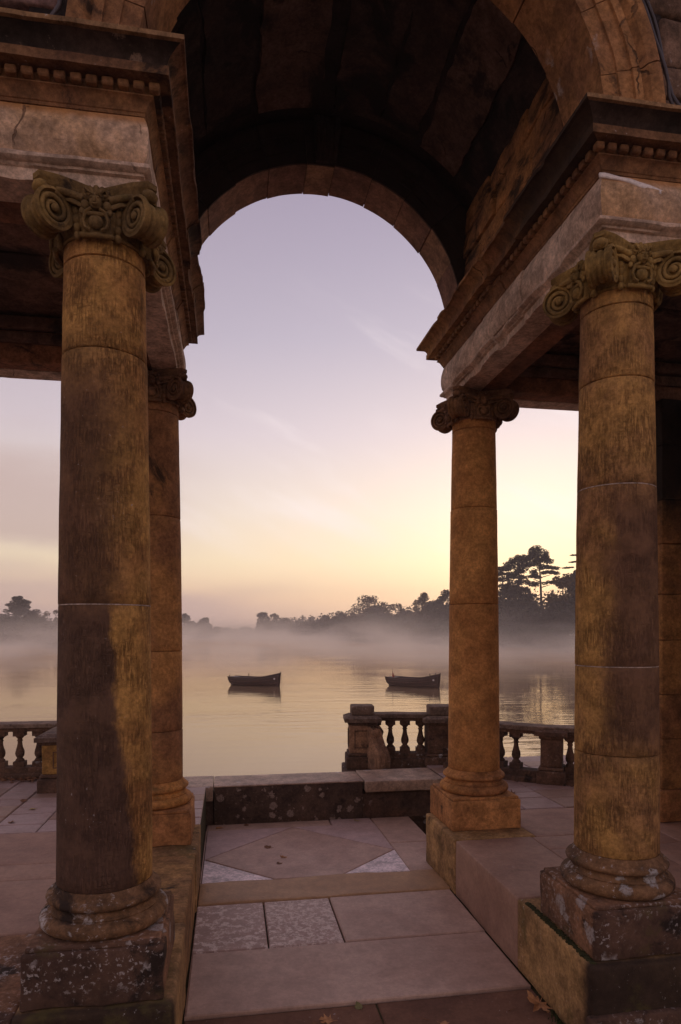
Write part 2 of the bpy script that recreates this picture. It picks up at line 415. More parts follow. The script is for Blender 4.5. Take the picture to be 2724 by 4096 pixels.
M['arch_sooty'] = stone('arch_stone_sooty', (.05, .03, .024), (.03, .02, .018), dk=.5, dks=1.8, bump=.7)  # keystone on the shaded inner face, shade put into its colour
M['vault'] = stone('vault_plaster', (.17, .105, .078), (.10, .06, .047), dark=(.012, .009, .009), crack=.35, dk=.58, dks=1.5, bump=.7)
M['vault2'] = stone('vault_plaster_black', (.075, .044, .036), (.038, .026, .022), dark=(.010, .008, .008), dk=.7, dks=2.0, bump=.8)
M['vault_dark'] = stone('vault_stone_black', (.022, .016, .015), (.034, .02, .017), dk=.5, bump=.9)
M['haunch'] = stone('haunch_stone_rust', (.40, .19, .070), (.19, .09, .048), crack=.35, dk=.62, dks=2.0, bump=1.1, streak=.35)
M['rubble'] = stone('rubble_stone_grey', (.21, .125, .085), (.13, .078, .052), dk=.4, dks=3.0, bump=1.2, speck=.4, lich=.2, lsc=5)
M['rubble_red'] = stone('rubble_stone_pink', (.30, .19, .17), (.17, .085, .075), dk=.3, dks=4.0, bump=1.2, speck=.4)
M['mortar'] = stone('mortar_dark', (.06, .04, .03), (.04, .026, .02), dk=.4, bump=.9)
M['ledge'] = stone('ledge_stone_mauve', (.38, .220, .150), (.29, .158, .108), dk=.2, dks=1.8, bump=.6, speck=.12, mott=.35, rough=.66, spec=.4)
M['ledge_edge'] = stone('ledge_stone_ochre', (.38, .205, .075), (.22, .115, .055), dk=.3, dks=2.4, moss=.4, bump=.9, streak=1.8)
M['ledge_moss'] = stone('ledge_stone_mossy', (.42, .245, .10), (.25, .14, .065), dk=.3, dks=2.6, moss=.55, bump=.9, streak=1.8, speck=.3, stains_and_shade=[(0, -1, 0, -3.86, .05, .10, -4, 4, (.030, .019, .015, .93))])  # front face coloured darker than the sides
M['slab'] = stone('paving_stone_mauve', (.50, .325, .245), (.40, .245, .180), dk=.05, bump=.35, speck=.15, lcol=(.42, .33, .31), mott=.35, rough=.58, spec=.55)
M['slab_blue'] = stone('paving_stone_lilac', (.50, .34, .305), (.43, .28, .24), dk=.05, bump=.3, speck=.1, lcol=(.42, .33, .31), mott=.35, rough=.58, spec=.55)
M['slab_white'] = stone('paving_stone_white', (.78, .64, .62), (.66, .52, .49), dark=(.15, .10, .09), dk=.2, dks=5, bump=.5, rough=.58, spec=.55)
M['slab_flaked'] = stone('paving_stone_flaked', (.44, .29, .235), (.38, .235, .185), dk=.05, bump=.6, patch=((.72, .57, .50), .36, 13.0), mott=.35, rough=.58, spec=.55)
M['slab_flaked2'] = stone('paving_stone_half_flaked', (.48, .33, .27), (.40, .25, .20), dk=.22, dks=11, bump=.6, patch=((.70, .55, .47), .42, 17.0), mott=.35, rough=.58, spec=.55)
M['sill'] = stone('sill_stone_tan', (.48, .28, .135), (.38, .21, .10), dk=.1, dks=1.5, bump=.5, mott=.35, rough=.58, spec=.55)
M['slab_dark'] = stone('threshold_stone_umber', (.20, .100, .062), (.14, .07, .046), dk=.2, bump=.5, speck=.2, mott=.35)
M['pave'] = stone('terrace_stone_lilac', (.36, .245, .22), (.29, .18, .15), dk=.12, dks=4, bump=.5, speck=.3, lcol=(.36, .29, .27), mott=.35, rough=.58, spec=.55)
M['pave2'] = stone('terrace_stone_brown', (.30, .18, .125), (.24, .14, .10), dk=.12, dks=3, bump=.5, speck=.3, lcol=(.36, .29, .27), mott=.35, rough=.58, spec=.55)
M['seat'] = stone('seat_wall_stone_black', (.10, .060, .042), (.065, .040, .03), dk=.35, dks=2.6, lich=1.1, lsc=8.5, lcol=(.33, .245, .20), speck=.35, bump=.9)
M['seat_plain'] = stone('seat_wall_stone_rust', (.12, .062, .040), (.075, .045, .034), dk=.35, dks=2.6, lich=.3, lsc=8, lcol=(.27, .20, .17), bump=.8)
M['seat_top'] = stone('coping_stone_buff', (.40, .265, .185), (.28, .175, .12), dk=.25, dks=3.0, lich=.45, lsc=7, lcol=(.46, .40, .39), bump=.7, rough=.58, spec=.55)  # buff of the copings, also standing in for a sky-lit top face
M['bal'] = stone('balustrade_stone_dark', (.135, .074, .048), (.08, .048, .036), dk=.42, dks=4.0, speck=.3, lich=.3, lsc=10, bump=.9)
M['bal_die'] = stone('balustrade_stone_tan', (.34, .19, .11), (.20, .11, .07), dk=.4, dks=4.0, speck=.3, bump=.8, streak=2)
M['bal_gold'] = stone('balustrade_stone_gold', (.36, .20, .055), (.25, .125, .045), dk=.2, dks=3.0, bump=.6)
M['bal_top'] = stone('balustrade_coping_grey', (.20, .135, .10), (.12, .078, .06), dk=.35, dks=4.0, speck=.5, bump=.9)
M['pier'] = stone('pier_stone_ochre', (.34, .165, .055), (.20, .09, .040), dk=.2, dks=1.5, bump=.7, stains_and_shade=[(0, 0, 1, 1.25, .25, .6, -3, 4, (.016, .012, .011, .97))])
M['earth'] = stone('piazza_ground', (.20, .13, .10), (.16, .10, .08), dk=.1, bump=.4)
M['joint'] = plain('joint_earth', (.055, .045, .022), .95, .1)
M['joint_pale'] = plain('lime_mortar', (.36, .27, .22), .95, .1, .6, 30)
M['lime'] = plain('lime_wash', (.80, .70, .66), .95, .1, .2, 30)
M['cable'] = plain('cable_sheath', (.06, .045, .05), .5, .4)
M['leaf_tan'] = plain('leaf_tan', (.42, .20, .085), .7, .3, .35, 30)
M['leaf_brown'] = plain('leaf_brown', (.17, .075, .035), .75, .3, .35, 30)
M['leaf_green'] = plain('leaf_olive', (.20, .17, .065), .7, .3, .35, 30)
M['leaf_yellow'] = plain('leaf_yellow', (.45, .33, .10), .7, .3, .35, 30)
M['bark'] = plain('bark', (.035, .026, .020), .9, .1, .4, 3)
M['hull'] = plain('hull_dark_wood', (.055, .026, .020), .45, .4, .3, 6)
M['strake'] = plain('strake_worn_wood', (.12, .062, .045), .6, .3, .4, 5)
M['hull_in'] = plain('boat_inside_wood', (.045, .024, .018), .7, .2, .3, 6)
M['rail'] = plain('gunwale_wood', (.10, .062, .045), .5, .4, .3, 6)
M['flag'] = plain('flag_red', (.30, .045, .02), .8, .2, .3, 8)
M['rope'] = plain('rope_hemp', (.32, .22, .13), .9, .1)
M['buoy'] = plain('buoy_grey', (.14, .12, .08), .6, .3)
M['swan'] = plain('swan_feathers', (.30, .25, .22), .8, .2)
M['white_mark'] = plain('white_paint', (.55, .50, .48), .7, .2)
M['turf'] = stone('bank_turf', (.030, .034, .014), (.045, .04, .018), dk=.2, bump=.3)
def leafmat(name, c, tr=.25):
    N = NT(name); oi = N.n('ShaderNodeObjectInfo'); P = N.pos()
    k = N.map(N.noise(P, .6, 3, .6), .3, .7, .6, 1.4)
    colr = N.mix(1.0, c, k, 'MULTIPLY')
    d = N.n('ShaderNodeBsdfDiffuse'); N.l(colr, d.inputs[0]); t = N.n('ShaderNodeBsdfTranslucent'); N.l(colr, t.inputs[0])
    mx = N.n('ShaderNodeMixShader'); mx.inputs[0].default_value = tr; N.l(d.outputs[0], mx.inputs[1]); N.l(t.outputs[0], mx.inputs[2])
    N.l(mx.outputs[0], N.out.inputs[0]); return N.m
M['leaves_oak'] = leafmat('oak_leaves', (.060, .036, .018)); M['leaves_dark'] = leafmat('evergreen_leaves', (.036, .026, .016)); M['needles'] = leafmat('pine_needles', (.026, .022, .013), .1)
M['leaves_autumn'] = leafmat('autumn_leaves', (.085, .050, .018))

def water_mat():
    N = NT('lake_water')
    P1 = N.pos((.28, 1.5, 1), (0, 0, .12)); P2 = N.pos((.9, 4.5, 1), (0, 0, .02)); P0 = N.pos((.05, .08, 1))
    calm = N.map(N.noise(P0, 1.0, 2, .5), .40, .66, .15, 1.0)
    h = N.math('ADD', N.math('MULTIPLY', N.noise(P1, 1.0, 3, .55), 1.0), N.math('MULTIPLY', N.noise(P2, 1.0, 3, .5), .30))
    h = N.math('MULTIPLY', h, calm)
    bp = N.n('ShaderNodeBump'); bp.inputs['Strength'].default_value = .6; bp.inputs['Distance'].default_value = .045; N.l(h, bp.inputs['Height'])
    gl = N.n('ShaderNodeBsdfGlossy'); gl.inputs['Roughness'].default_value = .035; gl.inputs['Color'].default_value = (1.0, .87, .71, 1); N.l(bp.outputs[0], gl.inputs['Normal'])
    df = N.n('ShaderNodeBsdfDiffuse'); df.inputs[0].default_value = (.22, .145, .09, 1)
    fr = N.n('ShaderNodeFresnel'); fr.inputs[0].default_value = 3.6
    mx = N.n('ShaderNodeMixShader'); N.l(fr.outputs[0], mx.inputs[0]); N.l(df.outputs[0], mx.inputs[1]); N.l(gl.outputs[0], mx.inputs[2])
    N.l(mx.outputs[0], N.out.inputs[0]); return N.m
M['water'] = water_mat()

# ------------------------------------------------------------------ key measures (metres from the lens)
XL, XR, XC = -.745, 2.63, .9425          # column axes, passage centre line
YN, YF = 4.215, 6.93                     # near and far column rows
ZF, ZL, ZP = -2.61, -2.08, -1.74         # passage floor, ledge, plinth top
ZS, ZA = 2.54, 3.25                      # architrave soffit, cornice top
EL, ER = -.31, 2.195                     # ledge faces
ZW = -4.2                                # water

# ------------------------------------------------------------------ ground and water
g = MB(); g.box(-40, 40, -40, 7.0, ZF - .6, ZF - .06); g.build('ground', M['earth'], smooth=0)['kind'] = 'structure'
wm = MB(); wm.add([(-600, 9.9, ZW), (700, 9.9, ZW), (700, 700, ZW), (-600, 700, ZW)], [(0, 1, 2, 3)])
wm.build('water', M['water'], smooth=0)['kind'] = 'structure'
shore = [(-1500, 110), (-700, 150), (0, 185), (230, 195), (520, 330), (900, 372), (1150, 350), (1320, 290), (1500, 245), (1800, 195), (2000, 170), (2300, 160), (2800, 125), (3600, 95)]
def shore_w(u):
    for (a, wa), (b, wb) in zip(shore, shore[1:]):
        if a <= u <= b: return wa + (wb - wa) * (u - a) / (b - a)
    return 150
bk = MB(); rows = [(0, -4.6), (1.5, -3.9), (8, -3.3), (30, -2.2), (500, -1.0)]
us = list(range(-1500, 3601, 60)); vv = []
for dw, z in rows:
    for u in us:
        d = pray(u, HY); q = d * (shore_w(u) + dw * (1 + .0) + 2.5 * noise.noise(Vector((u * .01, dw, 0))))
        vv.append((q.x, q.y, z + .25 * noise.noise(Vector((u * .02, dw * .3, 5)))))
ff = []
nU = len(us)
for j in range(len(rows) - 1):
    for i in range(nU - 1): ff.append((j * nU + i, j * nU + i + 1, (j + 1) * nU + i + 1, (j + 1) * nU + i))
bk.add(vv, ff); bk.build('lake_bank', M['turf'], smooth=60)['kind'] = 'structure'

# ------------------------------------------------------------------ passage floor
floor = MB().box(EL - .1, 2.5, -2.0, 9.7, ZF - .09, ZF - .036).build('floor', M['joint'], smooth=0); floor['kind'] = 'structure'
def slab(x0, x1, y0, y1, mat, parent=floor, z=ZF, name='paving_slab', j=.0065, dz=None, lab=None):
    b = MB(); q = RND.uniform(-.003, .003) if dz is None else dz
    b.prism([(x0 + j, y0 + j), (x1 - j, y0 + j), (x1 - j, y1 - j), (x0 + j, y1 - j)], z - .06, z + q, .010)
    tx, ty = RND.uniform(-.003, .003), RND.uniform(-.003, .003); cx_, cy_ = (x0 + x1) / 2, (y0 + y1) / 2      # settled a little out of level
    b.v = [(x, y, zz1 + (tx * (x - cx_) + ty * (y - cy_) if zz1 > z - .03 else 0)) for x, y, zz1 in b.v]
    o = b.build(name, M[mat], parent, 0)
    if lab: o['label'] = lab
    return o
slab(EL, 1.02, 2.6, 4.6, 'slab_dark', dz=-.022, name='threshold_slab'); slab(1.02, ER, 2.6, 4.6, 'slab_dark', dz=-.020, name='threshold_slab')
slab(EL, 1.02, .6, 2.6, 'slab_dark', dz=-.022, name='threshold_slab'); slab(1.02, ER, .6, 2.6, 'slab_dark', dz=-.022, name='threshold_slab')
slab(EL, ER, 4.6, 5.49, 'slab')
slab(EL, .318, 5.49, 6.43, 'slab_flaked', lab='paving slab with white flaked surface'); slab(.318, .955, 5.49, 6.43, 'slab_flaked2', lab='pitted paving slab with pale patches'); slab(.955, ER, 5.49, 6.43, 'slab')
b = MB(); b.rough(EL + .003, ER - .003, 6.435, 6.975, ZF - .05, ZF + .012, .014, .07, .012, 2.2, 4.0, .8); b.build('sill_stone', M['sill'], floor)
def poly(pts, mat, lab=None):
    o = MB().prism(pts, ZF - .04, ZF + RND.uniform(-.002, .002), .005).build('paving_slab', M[mat], floor, 0)
    if lab: o['label'] = lab
dx0, dx1, dyf, dyb, dcx, dcy = -.285, 1.93, 6.99, 8.80, .82, 7.70
j = .009
# the diamond is cut off by the sill in front
k1 = dx0 + (dcx - dx0) * (dcy - dyf) / 1.05; k2 = dx1 - (dx1 - dcx) * (dcy - dyf) / 1.05
poly([(k1 + j, dyf), (k2 - j, dyf), (dx1 - 2 * j, dcy), (dcx, dyb - 2 * j), (dx0 + 2 * j, dcy)], 'slab', 'diamond shaped paving slab')
poly([(dx0, dyf), (k1 - j, dyf), (dx0, dcy - j)], 'slab_white', 'white triangular paving slab')
poly([(k2 + j, dyf), (dx1, dyf), (dx1, dcy - j)], 'slab_white', 'white triangular paving slab')
poly([(dx0, dcy + j), (dcx - j, dyb), (dx0, dyb)], 'slab_blue'); poly([(dx1, dcy + j), (dx1, dyb), (dcx + j, dyb)], 'slab_blue')
slab(EL, dx0, 6.99, 8.80, 'slab'); slab(dx1, 2.48, 6.99, 7.95, 'slab'); slab(dx1, 2.48, 7.95, 9.06, 'slab')
slab(EL, 1.35, 8.80, 9.06, 'slab'); slab(1.35, dx1, 8.80, 9.06, 'slab_blue')

# ------------------------------------------------------------------ raised ledges under the columns
def ledge(side):
    s = -1 if side == 'left' else 1
    e = EL if s < 0 else ER
    def X(a, b):
        x0, x1 = e + s * a, e + s * b; return (min(x0, x1), max(x0, x1))
    base = MB(); x0, x1 = X(.03, 3.4); base.box(x0, x1, 3.86, 7.2, ZF - .05, ZL - .03)
    root = base.build('ledge', M['joint'], smooth=0); root['kind'] = 'structure'
    seed = 3 if s < 0 else 8
    def st(a, b, y0, y1, z0, z1, mat, amp=.006, bev=.014):
        x0, x1 = X(a, b); m = MB(); m.rough(x0, x1, y0, y1, z0, z1, bev, .11, amp, 3.2, seed + y0 * 3 + a); m.build('ledge_stone', M[mat], root)
    st(0.0, .84, 3.775, 4.86, ZF - .02, ZL, 'ledge_moss', .010, .022)
    st(.84, 1.9, 3.775, 4.86, ZF - .02, ZL - .002, 'plinth_near', .010, .02)
    st(-.035, 1.9, 3.735, 3.80, ZF - .05, ZF + .24, 'plinth_near', .012, .02)
    st(.006, .80, 4.865, 6.30, ZF - .02, ZL, 'ledge_edge' if s < 0 else 'ledge', .006, .016)
    st(-.004, .86, 6.305, 7.28, ZF - .02, ZL + .004, 'ledge_moss', .008, .018)
    st(.802, 1.75, 4.865, 5.9, ZL - .12, ZL - .004, 'ledge'); st(.802, 2.2, 5.905, 6.302, ZL - .12, ZL - .006, 'ledge'); st(.862, 2.2, 6.305, 7.28, ZL - .12, ZL - .006, 'ledge')
    st(1.75, 3.4, 4.865, 5.9, ZL - .12, ZL - .003, 'ledge'); st(2.2, 3.4, 5.905, 7.28, ZL - .12, ZL - .007, 'ledge')
    st(1.9, 3.4, 3.775, 4.86, ZL - .12, ZL - .005, 'ledge')
    return root
ledge('left'); ledge('right')
# raised pavement in front of the left bay
pl = MB().box(-6, -1.16, .2, 3.77, ZF - .05, ZL - .05).build('pavement', M['joint'], smooth=0); pl['kind'] = 'structure'
for (x0, x1, y0, y1) in [(-2.2, -1.17, 3.0, 3.77), (-3.4, -2.2, 2.6, 3.77), (-2.2, -1.17, 1.4, 3.0), (-3.4, -2.2, .8, 2.6), (-2.2, -1.17, .2, 1.4)]:
    slab(x0, x1, y0, y1, 'ledge', pl, ZL)

# ------------------------------------------------------------------ terraces by the water
def terrace(x0, x1, label_slabs):
    r = MB().box(x0, x1, 7.2, 10.35, ZW - .8, ZL - .045).build('terrace', M['joint'], smooth=0); r['kind'] = 'structure'
    return r
tl = terrace(-8, -1.10, 0)
MB().box(-1.10, EL - .002, 7.2, 9.04, ZW - .8, ZL - .045).build('terrace_edge', M['joint'], tl, 0)
cols_x = [-4.6, -3.75, -3.2, -2.84, -2.46, -1.98, -1.5, -1.10, -.7, EL]
for cx0, cx1 in zip(cols_x, cols_x[1:]):
    y = 7.285; ye = 10.33 if cx1 < -1.0 else 9.03
    while y < ye - .1:
        L = RND.uniform(.26, .52); y1 = min(y + L, ye)
        if ye - y1 < .15: y1 = ye
        slab(cx0, cx1, y, y1, RND.choice(['pave', 'pave', 'pave2', 'pave']), tl, ZL - .004, j=.006); y = y1
tr = terrace(2.99, 8, 0)
MB().box(2.5, 2.988, 7.25, 9.7, ZW - .8, ZF - .75).build('stair_well', M['joint'], tr, 0)
for k, (cx0, cx1) in enumerate(zip([2.99, 3.4, 3.9, 4.5, 5.2, 6.0], [3.4, 3.9, 4.5, 5.2, 6.0, 7.0])):
    y = 7.285
    while y < 10.2:
        L = RND.uniform(.25, .5); y1 = min(y + L, 10.33)
        if 10.33 - y1 < .15: y1 = 10.33
        slab(cx0, cx1, y, y1, RND.choice(['pave', 'pave', 'pave2']), tr, ZL - .004, j=.006); y = y1
# dark moulded base of the quay wall below the seat
MB().box(EL, 2.98, 9.72, 10.35, ZW - .8, ZF - .1).build('quay_wall', M['bal'], smooth=0)['kind'] = 'structure'

# seat wall that closes the passage
sw = thing('seat_wall', (.9, 9.35, ZF), 'low stone wall of three lichen spotted blocks closing the passage above the lake', 'low wall')
def swp(name, mat, x0, x1, y0, y1, z0, z1, seed, amp=.006, bev=.014):
    m = MB(); m.rough(x0 - .9, x1 - .9, y0 - 9.35, y1 - 9.35, z0 - ZF, z1 - ZF, bev, .1, amp, 3.0, seed); return m.build(name, M[mat], sw)
swp('block', 'seat', -.21, 1.825, 9.05, 9.68, ZF - .02, -2.112, 2.0)
swp('coping_stone', 'seat_top', -.215, 1.83, 9.046, 9.685, -2.111, -2.092, 5.0, .003, .008)  # middle block has no coping: thin pale skin paints its sky-lit top
swp('block', 'seat_plain', 1.818, 2.90, 9.08, 9.62, ZF - .02, -2.28, 7.0)
swp('moulding', 'seat_plain', 1.855, 2.92, 9.055, 9.64, -2.277, -2.235, 7.5, .003, .02)
swp('coping_stone', 'seat_top', 1.842, 2.96, 8.95, 9.72, -2.232, -2.082, 8.0, .006)
swp('block', 'seat_plain', -1.0, -.212, 9.10, 9.62, ZF - .02, -2.28, 9.0)
swp('coping_stone', 'seat_top', -1.05, -.224, 9.00, 9.70, -2.277, -2.085, 10.0, .006)

# ------------------------------------------------------------------ columns
R0 = .275
def shaft_r(t):                              # t 0 bottom .. 1 top
    return R0 * (1 - .150 * t ** 1.7)
zs0, zs1 = -1.50, 2.150                      # shaft bottom, neck joint
def spiral(c, R, side, turns=2.35, n=60):
    pts = []
    for i in range(n + 1):
        t = i / n; r = R * (1 - t) ** .8 * .92 + .012
        a = PI * .5 + side * 2 * PI * turns * t
        pts.append((c[0] + math.cos(a) * r, c[1], c[2] + math.sin(a) * r))
    return pts
CAP = {}
def capital_meshes(mk):
    if mk in CAP: return CAP[mk]
    mat = M[mk]; z0 = 2.150
    # core: neck, astragal, echinus, abacus with four horns
    c = MB()
    c.lathe([(.20, z0 + .05), (.20, z0 + .091), (.245, z0 + .092), (.250, z0 + .102), (.245, z0 + .112), (.240, z0 + .118), (.262, z0 + .17), (.27, z0 + .23), (.24, z0 + .29), (.23, z0 + .345)], 48, amp=.002)
    out = []
    for k in range(4):
        a0 = k * PI / 2
        for t in [i / 10 for i in range(11)]:
            a = -PI / 4 + .07 + (PI / 2 - .14) * t
            d = .268 / math.cos(a) * (1 + .0) + (.06 * (abs(2 * t - 1) ** 3)); d = .218 + .225 * abs(2 * t - 1) ** 1.9
            out.append((math.cos(a0 + a) * d, math.sin(a0 + a) * d))
    n = len(out); rings = [(.93, 2.470), (.97, 2.482), (.97, 2.500), (1.0, 2.506), (1.0, 2.536)]
    vs_ = [(p[0] * s, p[1] * s, z + .003 * noise.noise(Vector((p[0] * 9, p[1] * 9, z)))) for s, z in rings for p in out]; fs_ = [tuple(range(n - 1, -1, -1)), tuple(range(4 * n, 5 * n))]
    for q in range(4):
        for i in range(n): fs_.append((q * n + i, q * n + (i + 1) % n, (q + 1) * n + (i + 1) % n, (q + 1) * n + i))
    c.add(vs_, fs_)
    core = c.mesh('capital', mat, 50)
    # corner volute: local +X is the diagonal, scroll axis along local Y
    v = MB(); cc, zc, R, hw = .372, 2.342, .114, .081
    prof = [(.03, -hw + .030), (.092, -hw + .028), (.098, -hw), (R, -hw + .004), (R, -hw + .022), (R - .012, -hw + .028), (R - .010, -hw + .046), (R - .022, -hw + .052), (R - .026, -.016), (R - .016, -.010), (R - .016, .010),
            (R - .026, .016), (R - .022, hw - .052), (R - .010, hw - .046), (R - .012, hw - .028), (R, hw - .022), (R, hw - .004), (.098, hw), (.092, hw - .028), (.03, hw - .030)]
    v.lathe(prof, 30, (cc, 0, zc), amp=.0025, frq=14, seed=2, axis='y')
    for sd_ in (-1, 1):
        yy = sd_ * (hw - .016)
        sp = spiral((cc, yy, zc), .093, 1)
        v.tube(sp, [.0175 - .007 * i / len(sp) for i in range(len(sp))], 7)
        v.ball((cc, yy + sd_ * .008, zc), (.024, .016, .024), 8, 6)
        # the band that runs from the mask to the scroll
        s2 = math.sqrt(.5)
        mx_, my_ = .255 * s2 + .09 * s2, sd_ * (.255 * s2 - .09 * s2) 
        A = Vector((.275 * s2 + .075 * s2, sd_ * (.275 * s2 - .075 * s2), 2.432)); B = Vector((cc - .01, yy, zc + .112))
        Mid = (A + B) / 2 + Vector((.0, 0, .004))
        v.tube([A, A.lerp(Mid, .6), Mid, Mid.lerp(B, .6), B], [.022, .022, .021, .02, .016], 7)
        v.tube([A + Vector((0, 0, -.04)), Mid + Vector((-.01, 0, -.034)), B + Vector((-.05, 0, -.03))], [.014, .014, .01], 6)
        # husk drop beside the scroll
        for q in range(4):
            hp = Vector((cc - .125 - .002 * q, yy * (1.02 - .02 * q) + sd_ * .022, zc + .04 - q * .045))
            v.ball(hp, (.030 - .003 * q, .022, .036 - .003 * q), 7, 5)
    # horn block between scroll and abacus
    v.box(cc - .10, cc + .055, -.042, .042, zc + .09, 2.474)
    v.ball((cc + .045, 0, zc + .125), (.042, .052, .036), 8, 6)
    vol = v.mesh('volute', mat, 60)
    # mask with leaf crown above a bowl: faces local -Y
    m = MB(); y0 = -.285
    for k in range(-3, 4):
        a = k * .42
        m.ball((math.sin(a) * .062, y0 + .01, 2.425 + math.cos(a) * .058), (.020, .022, .036), 7, 5, Matrix.Rotation(a, 3, 'Y'))
    m.box(-.075, .075, y0 + .01, y0 + .09, 2.25, 2.49)
    m.ball((0, y0 - .012, 2.412), (.036, .034, .046), 10, 8)
    m.ball((0, y0 - .046, 2.405), (.009, .012, .018), 6, 5)
    for sx in (-1, 1):
        m.ball((sx * .017, y0 - .040, 2.420), (.010, .007, .007), 6, 5)
        m.tube([(sx * .006, y0 - .043, 2.434), (sx * .020, y0 - .046, 2.440), (sx * .034, y0 - .030, 2.430)], .006, 5)
        m.tube([(sx * .030, y0 - .015, 2.46), (sx * .055, y0 - .02, 2.475), (sx * .062, y0 - .01, 2.45), (sx * .045, y0 - .015, 2.44)], .009, 5)
        m.tube([(sx * .022, y0 - .02, 2.366), (sx * .052, y0 - .016, 2.35), (sx * .070, y0 - .008, 2.30), (sx * .058, y0 - .012, 2.262), (sx * .03, y0 - .012, 2.25)], .011, 6)
        m.ball((sx * .060, y0 - .002, 2.395), (.024, .016, .028), 7, 5)
        m.ball((sx * .074, y0 + .002, 2.36), (.018, .014, .022), 7, 5)
    m.tube([(-.016, y0 - .042, 2.383), (0, y0 - .047, 2.380), (.016, y0 - .042, 2.383)], .005, 5)
    m.ball((0, y0 - .004, 2.300), (.042, .030, .040), 10, 7)
    m.tube([(-.05, y0 - .008, 2.342), (0, y0 - .022, 2.335), (.05, y0 - .008, 2.342)], .012, 6)
    m.tube([(-.088, y0 + .02, 2.236), (0, y0 + .004, 2.232), (.088, y0 + .02, 2.236)], .0155, 8)
    msk = m.mesh('mask', mat, 60)
    CAP[mk] = (core, vol, msk); return CAP[mk]

def column(x, y, joints, mats, label, seed, mortar=()):
    t = thing('column', (x, y, ZL), label, 'column', 'columns carrying the arch of the loggia')
    dz = -ZL
    m = MB(); h = .378
    m.rough(-h, h, -h, h, .006, ZP - ZL - .028, .014, .08, .010, 3.5, seed)
    m.build('plinth', M[mats[2]], t)
    m = MB(); m.rough(-h + .018, h - .018, -h + .018, h - .018, ZP - ZL - .03, ZP - ZL, .010, .09, .006, 4, seed + 1)
    m.build('plinth_fillet', M[mats[2]], t)
    pr = []
    for k in range(9):
        a = -PI / 2 + PI * k / 8; pr.append((.318 + .050 * math.cos(a), ZP + .002 + .048 + .048 * math.sin(a)))
    pr += [(.322, ZP + .106), (.308, ZP + .116), (.300, ZP + .128), (.304, ZP + .142), (.312, ZP + .148)]
    for k in range(7):
        a = -PI / 2 + PI * k / 6; pr.append((.302 + .030 * math.cos(a), ZP + .176 + .026 * math.sin(a)))
    pr += [(.298, ZP + .206), (.294, ZP + .218), (.282, ZP + .232), (.277, ZP + .243)]
    m = MB(); m.lathe([(r, z + dz) for r, z in pr], 64, amp=.004, frq=6, seed=seed); m.build('base', M[mats[1]], t, 50)
    zz_ = [zs0 + .001] + sorted(joints) + [zs1]
    for a, b in zip(zz_, zz_[1:]):
        n = max(3, int((b - a) / .09)); off = RND.uniform(-.002, .002)
        prof = []
        for i in range(n + 1):
            z = a + (b - a) * i / n; tt = (z - zs0) / (zs1 - zs0); r = shaft_r(tt) + off
            if i == 0: prof += [(r - .007, z + .0015), (r, z + .008)]
            elif i == n: prof += [(r, z - .008), (r - .007, z - .0015)]
            else: prof.append((r, z))
        m = MB(); m.lathe([(r, z + dz) for r, z in prof], 72, amp=.0022, frq=4, seed=seed + a)
        m.build('shaft_drum', M[mats[0]], t, 50)
    for zj in mortar:
        rj = shaft_r((zj - zs0) / (zs1 - zs0)); m = MB(); m.lathe([(rj - .012, zj - .004 + dz), (rj - .0015, zj - .0035 + dz), (rj - .0015, zj + .0035 + dz), (rj - .012, zj + .004 + dz)], 72, amp=.003, frq=14, seed=seed)
        m.build('mortar_joint', M['joint_pale'], t, 50)
    m = MB(); m.lathe([(r, z + dz) for r, z in [(.226, zs1 + .0005), (.2335, zs1 + .006), (.233, zs1 + .05), (.2335, zs1 + .092), (.20, zs1 + .093)]], 72, amp=.0022, frq=4, seed=seed + 30); m.build('necking', M[mats[0]], t, 50)
    core, vol, msk = capital_meshes(mats[3])
    cp = link('capital', core, t, (0, 0, dz))
    for k in range(4):
        link('volute', vol, cp, (0, 0, 0), (0, 0, PI / 4 + k * PI / 2)); link('mask', msk, cp, (0, 0, 0), (0, 0, k * PI / 2))
    return t
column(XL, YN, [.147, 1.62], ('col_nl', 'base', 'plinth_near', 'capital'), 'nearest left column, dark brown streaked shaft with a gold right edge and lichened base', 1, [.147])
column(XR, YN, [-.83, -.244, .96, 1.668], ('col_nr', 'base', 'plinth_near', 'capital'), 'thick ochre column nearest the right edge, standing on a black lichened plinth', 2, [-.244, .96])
column(XL, YF, [-1.0, -.21, 1.12], ('col_fl', 'base_far', 'plinth_far', 'capital_far'), 'orange column half hidden behind the big dark left column', 3)
column(XR, YF, [.276, 1.305], ('col_far', 'base_far', 'plinth_far', 'capital_far'), 'slender orange column standing right of the seat wall by the curved balustrade', 4)

# ------------------------------------------------------------------ entablatures
P_ARCH = [(0, 2.54, 0), (.205, 2.54, .2), (.235, 2.541, .8), (.236, 2.600, .3), (.258, 2.606, .8), (.262, 2.617, .5), (.280, 2.622, .5), (.297, 2.636, .6), (.297, 2.654, .6), (.280, 2.667, .4), (.258, 2.671, .1), (0, 2.671, 0)]
P_FRZ = [(0, 2.672, 0), (.254, 2.673, .1), (.272, 2.70, .4), (.283, 2.75, .6), (.287, 2.80, .6), (.282, 2.86, .6), (.268, 2.91, .4), (.255, 2.944, .1), (0, 2.944, 0)]
P_BED = [(0, 2.945, 0), (.262, 2.946, .4), (.266, 2.962, .4), (.272, 2.966, .2), (.278, 2.982, .2), (.292, 3.008, .3), (.308, 3.024, .4), (.318, 3.028, .5), (.318, 3.036, .3), (.304, 3.037, 0), (.304, 3.090, 0), (0, 3.090, 0)]
P_COR = [(0, 3.091, 0), (.330, 3.091, 0), (.398, 3.093, .1), (.402, 3.088, .3), (.412, 3.088, .7), (.413, 3.1385, .6), (0, 3.1385, 0)]
